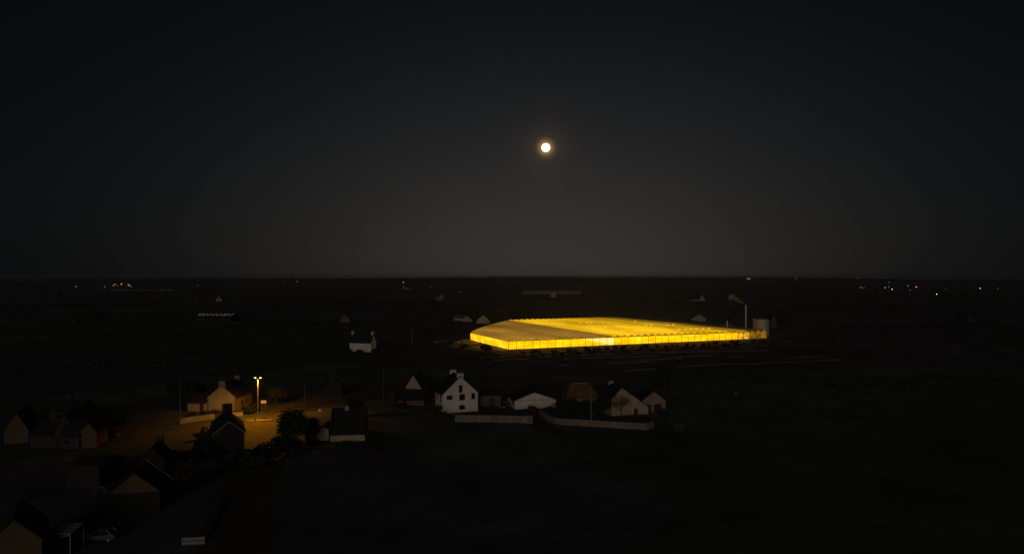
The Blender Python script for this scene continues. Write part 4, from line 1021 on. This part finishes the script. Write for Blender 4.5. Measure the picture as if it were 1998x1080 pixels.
# ------------------------------------------------------------------ crop film strips
def film(label, a, c, wdt):
    o = ribbon('crop_film', [a, (a * .6 + c * .4) + Vector((0, .6, 0)), c], wdt, M['plastic'], .0, label, None, thick=.25); o['category'] = 'crop cover'; o['group'] = 'strips of crop film in the fields'
for (x0, y0, x1, y1, wd_, lb) in (
    (1400, 681, 1472, 677.5, 1.0, 'narrow film strip just below the right end of the greenhouse'), (1235, 689, 1500, 683, 1.6, 'long film strip second below the greenhouse, right half'),
    (1420, 697, 1575, 690.5, 2.0, 'wide film strip edged by the dark hedge at right'), (1530, 699, 1605, 695.5, 2.2, 'short bright film strip right of the hedge'),
    (1450, 710.5, 1645, 701, 1.6, 'lowest long film strip at right'), (1190, 709, 1276, 705.5, 1.4, 'film strip below the middle of the greenhouse'),
    (1215, 723.5, 1278, 720.5, 1.8, 'short film strip above the hipped tile roof'), (1320, 716, 1455, 708.5, 1.0, 'thin film strip left of the lowest long strip'),
    (922, 692, 980, 690.5, 1.0, 'upper of the thin film strips below the glowing yard'), (935, 697.5, 1000, 695.5, 1.0, 'middle thin film strip below the glowing yard'),
    (960, 703, 1030, 700, .9, 'lower thin film strip below the glowing yard'), (1022, 693, 1050, 692, 1.8, 'bright short film strip before the left greenhouse front'),
    (1040, 697, 1088, 694.5, 1.2, 'film strip right of the bright short strip'), (1090, 713.5, 1110, 712.5, 1.4, 'tiny film patch alone below the greenhouse'),
    (1120, 694, 1200, 690.5, 1.4, 'broken film strip just below the shrub rows, centre'), (1300, 697, 1390, 693.5, 1.2, 'film strip below the right half of the greenhouse, between the long ones'),
    (1240, 703, 1330, 699.5, 1.3, 'film strip beside the tall dark tree in the film fields'), (1100, 700, 1290, 694, 1.0, 'faint long film strip before the greenhouse centre')):
    film(lb, P(x0, y0), P(x1, y1), wd_)

# ------------------------------------------------------------------ distant buildings
def far_house(label, px0, base, px1, top, wall='farhouse', rot=0, axis='y', roof='slate', ey=.45, L=9, chim=()):
    p = hit(px0, base); d = p.y; ht = (base - top) * d / F
    return house(label, px0, base, px1, rot, L, max(1.2, ht * ey), max(ht, 1.8), wall, roof, origin=p, axis=axis, chim=chim, over=.1)
far_house('dim ochre gable of a distant farmhouse, far left plain', 421, 587.5, 433.5, 578, 'ochre', 0, 'y', 'slate', .35)
far_house('small grey distant house left of the dim ochre gable', 380, 587.5, 388, 580, 'grey', 15)
far_house('low wing right of the small grey distant house', 383, 590, 397, 587, 'grey', 0, 'x', ey=.5)
far_house('brown russet gabled house in the dark field above the longhouse', 664, 629, 683.5, 613.5, 'brown', 5, ey=.4)
far_house('left of the twin pale gables behind the greenhouse', 901, 627, 921, 616, 'farhouse', 0, ey=.2)
far_house('long pale barn end left of the twin gables', 885, 625, 903, 615.5, 'farhouse', -6, 'x', 'redtile', .55)
far_house('right of the twin pale gables, with lit porch, nearest the greenhouse', 930, 631, 956, 614, 'cream', 0, ey=.35)
far_house('white shed with dark square door behind the greenhouse roof, right', 1350, 628, 1377.5, 613.5, 'farhouse', 0, ey=.5)
house_d = far_house('dim russet gabled house right of the storage tank', 1503, 640, 1516, 615, 'brown', 4, ey=.45)
far_house('pale stub building between the white shed and the tall flue', 1428, 625, 1441, 616.5, 'grey', 0, 'x', ey=.6)
far_house('steep russet gable of the far farm above the greenhouse, right', 1365.5, 586.5, 1375, 575, 'farhouse', 3, ey=.3, chim=((0, 1.2, 1),))
far_house('low white wing of the far farm above the greenhouse', 1350, 586.5, 1365, 582, 'farhouse', 0, 'x', ey=.55)
far_house('tiny pale gable among far farms above the greenhouse', 1309, 582.5, 1314.5, 576, 'grey', 0)
far_house('tiny low building left of the tiny pale gable', 1293, 582.5, 1303, 578.5, 'grey', 0, 'x')
far_house('tiny far white dot house left of the flue top', 1395, 573.5, 1400, 570.5, 'farhouse', 0)
far_house('pale house in front of the distant unlit greenhouse', 1075, 579.5, 1084.5, 568, 'farhouse', 0, ey=.6)
far_house('small wing left of the house before the distant greenhouse', 1066, 579, 1074, 575, 'grey', 0, 'x')
far_house('small pale far gable in the cluster left of centre', 858, 582, 864.5, 574.5, 'farhouse', 0)
far_house('low pinkish far house in the cluster left of centre', 848, 586, 866, 579.5, 'brown', 0, 'x', 'redtile')
far_house('grey far roof at the left of the cluster', 827, 586, 838, 577.5, 'grey', 10)
far_house('pale far shed shining as a small rectangle', 894, 570.5, 902, 567, 'farhouse', 0, 'x', ey=.8)
far_house('yellow-green lit far building under the bright green-white lamp', 787, 563.5, 798.5, 558.5, 'cream', 0, 'x')
far_house('tiny gable left end of the building under the green-white lamp', 786, 563.5, 789.5, 556, 'cream', 0)
far_house('low far shed left of the building with the green-white lamp', 769, 564, 783, 560.5, 'grey', 0, 'x')
far_house('tiny far farm at the far right lights', 1909, 572, 1917, 567, 'grey', 0)
far_house('low pale far shed at the right plain', 1677, 588.5, 1694, 586, 'grey', 0, 'x', ey=.8)
far_house('small far house left of the right-hand lights', 1714, 566.5, 1721, 562, 'grey', 0)
far_house('faint grey gable alone in the dark plain at right', 1886, 628, 1898, 613, 'grey', 20, ey=.4)
# red barn with rows of rooflights
p = P(374, 627); rbn = thing('barn', 'long dark red barn with a row of small bright rooflights, left plain', 'barn', p, R(-2))
wB = (452 - 374) * p.y / F; rid = (627 - 602) * p.y / F * .62
hw = 3.2; Lb = 14
mb = MB(); prof = [(0, -.3), (Lb, -.3), (Lb, hw), (Lb / 2, rid), (0, hw)]
mb.v += [(0, a, z) for a, z in prof] + [(wB, a, z) for a, z in prof]; mb.f += [(4, 3, 2, 1, 0), (5, 6, 7, 8, 9)] + [(k, (k + 1) % 5, 5 + (k + 1) % 5, 5 + k) for k in range(5)]
mb.build('wall', M['redwall'], rbn)
sl = (rid - hw) / (Lb / 2)
rf = MB().slab([(-.3, -.4, hw - .4 * sl + .2), (wB + .3, -.4, hw - .4 * sl + .2), (wB + .3, Lb / 2, rid + .2), (-.3, Lb / 2, rid + .2)], .15)
rf.slab([(-.3, Lb + .4, hw - .4 * sl + .2), (-.3, Lb / 2, rid + .2), (wB + .3, Lb / 2, rid + .2), (wB + .3, Lb + .4, hw - .4 * sl + .2)], .15)
rf = rf.build('roof', mat('dark barn roof', (.05, .03, .028), .8, .3, .4), rbn)
skm = emat('lit barn rooflight', (1, .95, .88), .07, False)
for k_, x_ in enumerate((3.5, 8.6, 15, 23, 31, 38.5, 47, 51.5, 59.5)):
    x_ = x_ * wB / 66
    for (dy, dx) in ((3.1, 0), (5.0, 1.3)):
        y_ = dy; z_ = hw + y_ * sl + .25
        MB().slab([(x_ + dx, y_ - .55, z_ - .55 * sl), (x_ + dx + 1.7, y_ - .55, z_ - .55 * sl), (x_ + dx + 1.7, y_ + .55, z_ + .55 * sl), (x_ + dx, y_ + .55, z_ + .55 * sl)], .06).build('rooflight', skm, rf)
MB().box(wB * .74, wB * .95, -.12, -.003, 0, 2.9).build('barn_door', M['redwall'], rbn)
# distant unlit greenhouse
p = hit(1018, 574); k_ = p.y / F; dg = thing('distant_greenhouse', 'long pale unlit greenhouse on the plain above the glowing one', 'greenhouse', p)
wG = 116 * k_; nb = 22; bwd = wG / nb
pg = mat('pale distant glass', (.26, .20, .19), .4, .25, .05, stain=.3)
MB().box(0, wG, 0, 60, -2, 4.2).build('wall', M['brown'], dg)
meR = MB().prism([(0, 4.21), (bwd * .97, 4.21), (bwd * .97, 4.5), (bwd / 2, 7.2), (0, 4.5)], -.3, 60.3).mesh('roof_span', pg)
for q in range(nb): inst('roof_span', meR, dg, (q * bwd, 0, 0))
pd = hit(1016.5, 572); hd_ = 18 * pd.y / F
o = thing('flue_pipe', 'thin far flue at the left end of the distant unlit greenhouse', 'chimney', pd)
MB().tube([(0, 0, 0), (0, 0, hd_)], .8, 8).build('pipe', M['grey'], o)
plume('faint steam leaning left from the far flue', pd + Vector((0, 0, hd_)), [(0, 0, 0), (-2, 0, 2.5), (-8, 0, 4.5), (-16, 0, 5)], 1.2, 2.2, .25)
# pale polytunnel strip far left
p = hit(218, 566.5); k_ = p.y / F; pt = thing('polytunnels', 'thin pale line of polytunnels under the far left lights', 'polytunnel', p)
for q in range(8):
    n = 8; mb = MB(); L_ = 13.5 * k_
    mb.v += [(q * 15.7 * k_, -5 * math.cos(a * math.pi / n), 3.5 * math.sin(a * math.pi / n)) for a in range(n + 1)] + [(q * 15.7 * k_ + L_, -5 * math.cos(a * math.pi / n), 3.5 * math.sin(a * math.pi / n)) for a in range(n + 1)]
    mb.f += [(a, a + 1, n + 2 + a, n + 1 + a) for a in range(n)] + [tuple(range(n + 1))[::-1], tuple(n + 1 + a for a in range(n + 1))]
    mb.build('tunnel', M['plastic'], pt)

# ------------------------------------------------------------------ distant lamps
LM = {}
def far_lamp(label, px, py, col, power, group=None, wide=1.0):
    p = hit(px, py + 2.0); d = p.y; z = (H - (py - CY) * d / F) - p.z
    z = max(4.0, z); r_ = .55 * d / F
    key = (col, power)
    if key not in LM: LM[key] = emat('far lamp glow', col, power * (1.7 if power > .9 else 1.0), False)
    o = thing('street_lamp', label, 'street lamp', p, 0, group)
    MB().tube([(0, 0, -1), (0, 0, z)], .12, 6).build('pole', M['darkmetal'], o)
    MB().tube([(-.5 * r_, 0, z + r_ * .9), (.5 * r_, 0, z + r_ * .9)], r_ * .35, 6).build('lamp_hood', M['darkmetal'], o)
    g_ = MB().sphere((0, 0, z), r_, 10, 8); 
    e = g_.build('lamp_glass', LM[key], o); e.scale = (wide, 1, 1)
W_, O_, Y_, RD, GR = (1, .88, .75), (1, .48, .14), (1, .72, .4), (1, .22, .08), (.8, 1, .35)
for (px_, py_, c_, pw, lb) in (
    (787.5, 550.5, GR, 2.6, 'bright green-white lamp above the far building left of centre'),
    (1741, 565, O_, 4.0, 'brightest orange lamp of the far right cluster'), (1788, 560, RD, 4.0, 'red-orange wide lamp in the far right lights'),
    (1827.5, 576, Y_, 4.0, 'yellow-white lamp sitting lowest of the far right lights'), (1912.5, 563, O_, 3.2, 'orange lamp furthest right on the plain'),
    (1727, 561.5, GR, 1.0, 'pale greenish lamp left of the brightest orange lamp'), (1733.5, 560, O_, .9, 'dim orange lamp above the brightest orange lamp'),
    (1734, 551, W_, .5, 'faint white lamp high above the far right cluster'), (1771, 558, W_, .7, 'dim white lamp left of the red-orange lamp'),
    (1682, 562, W_, .7, 'dim double lamp at the left start of the far right lights'), (1678, 561, W_, .45, 'fainter twin of the dim double lamp'), (1686, 561.5, W_, .3, 'faintest lamp right of the dim double lamp'),
    (1459, 543.5, Y_, 1.6, 'warm lamp on the skyline above the flue, left one'), (1462.5, 543.8, Y_, 1.2, 'warm lamp on the skyline above the flue, right one'),
    (1553, 542.5, W_, .5, 'faint skyline light right of the pair above the flue'), (1674, 542, W_, .45, 'faint skyline light at right'), (1730.5, 542, W_, .3, 'faintest skyline light at right'),
    (148, 559, Y_, 1.0, 'single small lamp furthest left'), (204.5, 560, O_, .8, 'small reddish lamp left of the far left cluster'),
    (237, 554, Y_, 2.0, 'white-yellow lamp at the top of the far left cluster'), (224.5, 554, O_, 1.4, 'orange lamp at the upper left of the far left cluster'), (221.5, 557, O_, 1.5, 'orange lamp at the lower left of the far left cluster'),
    (229, 557.5, O_, .8, 'dim orange lamp in the middle of the far left cluster'), (250.5, 556, Y_, 2.2, 'bright lamp at the right of the far left cluster'), (255, 558.3, O_, 1.4, 'small orange lamp right of the bright far left lamp'),
    (350, 557.8, RD, .35, 'faint reddish lamp between the left clusters'), (386, 556.5, W_, .4, 'faint lamp above the small grey distant house'),
    (579.5, 549, W_, .5, 'lone faint lamp left of centre'), (577, 543, W_, .25, 'very faint light above the lone faint lamp'), (555.5, 549.5, W_, .3, 'very faint lamp left of the lone faint lamp'),
    (858, 585, W_, .5, 'small white light on the low pinkish far house'), (841, 560, W_, .25, 'faint blue-white light above the far house cluster'), (981, 546, W_, .25, 'faint light near the horizon left of the moon'),
    (1776, 567.5, W_, .3, 'faint light below the red-orange lamp'), (1947, 563.5, W_, .35, 'faint white light at the right edge'), (1845, 565, W_, .2, 'very faint light right of the lowest lamp'),
    (1024, 571, Y_, .5, 'small light at the foot of the distant unlit greenhouse'), (943.8, 627.3, Y_, .8, 'porch light of the right twin gable beside the greenhouse')):
    far_lamp(lb, px_, py_, c_, pw, wide=1.5 if c_ == RD and pw > 2 else 1.0)

# ------------------------------------------------------------------ air
hz = bpy.data.materials.new('thin night haze'); hz.use_nodes = True; nt = hz.node_tree; nt.nodes.clear()
pv = nt.nodes.new('ShaderNodeVolumePrincipled'); pv.inputs['Color'].default_value = (.90, .92, .96, 1); pv.inputs['Density'].default_value = .00011; pv.inputs['Anisotropy'].default_value = .72
o_ = nt.nodes.new('ShaderNodeOutputMaterial'); nt.links.new(pv.outputs[0], o_.inputs['Volume'])
tag(MB().box(-8300, 8300, -8300, 8300, -25, 46).build('haze', hz), 'thin night haze over the plain', kind='stuff')
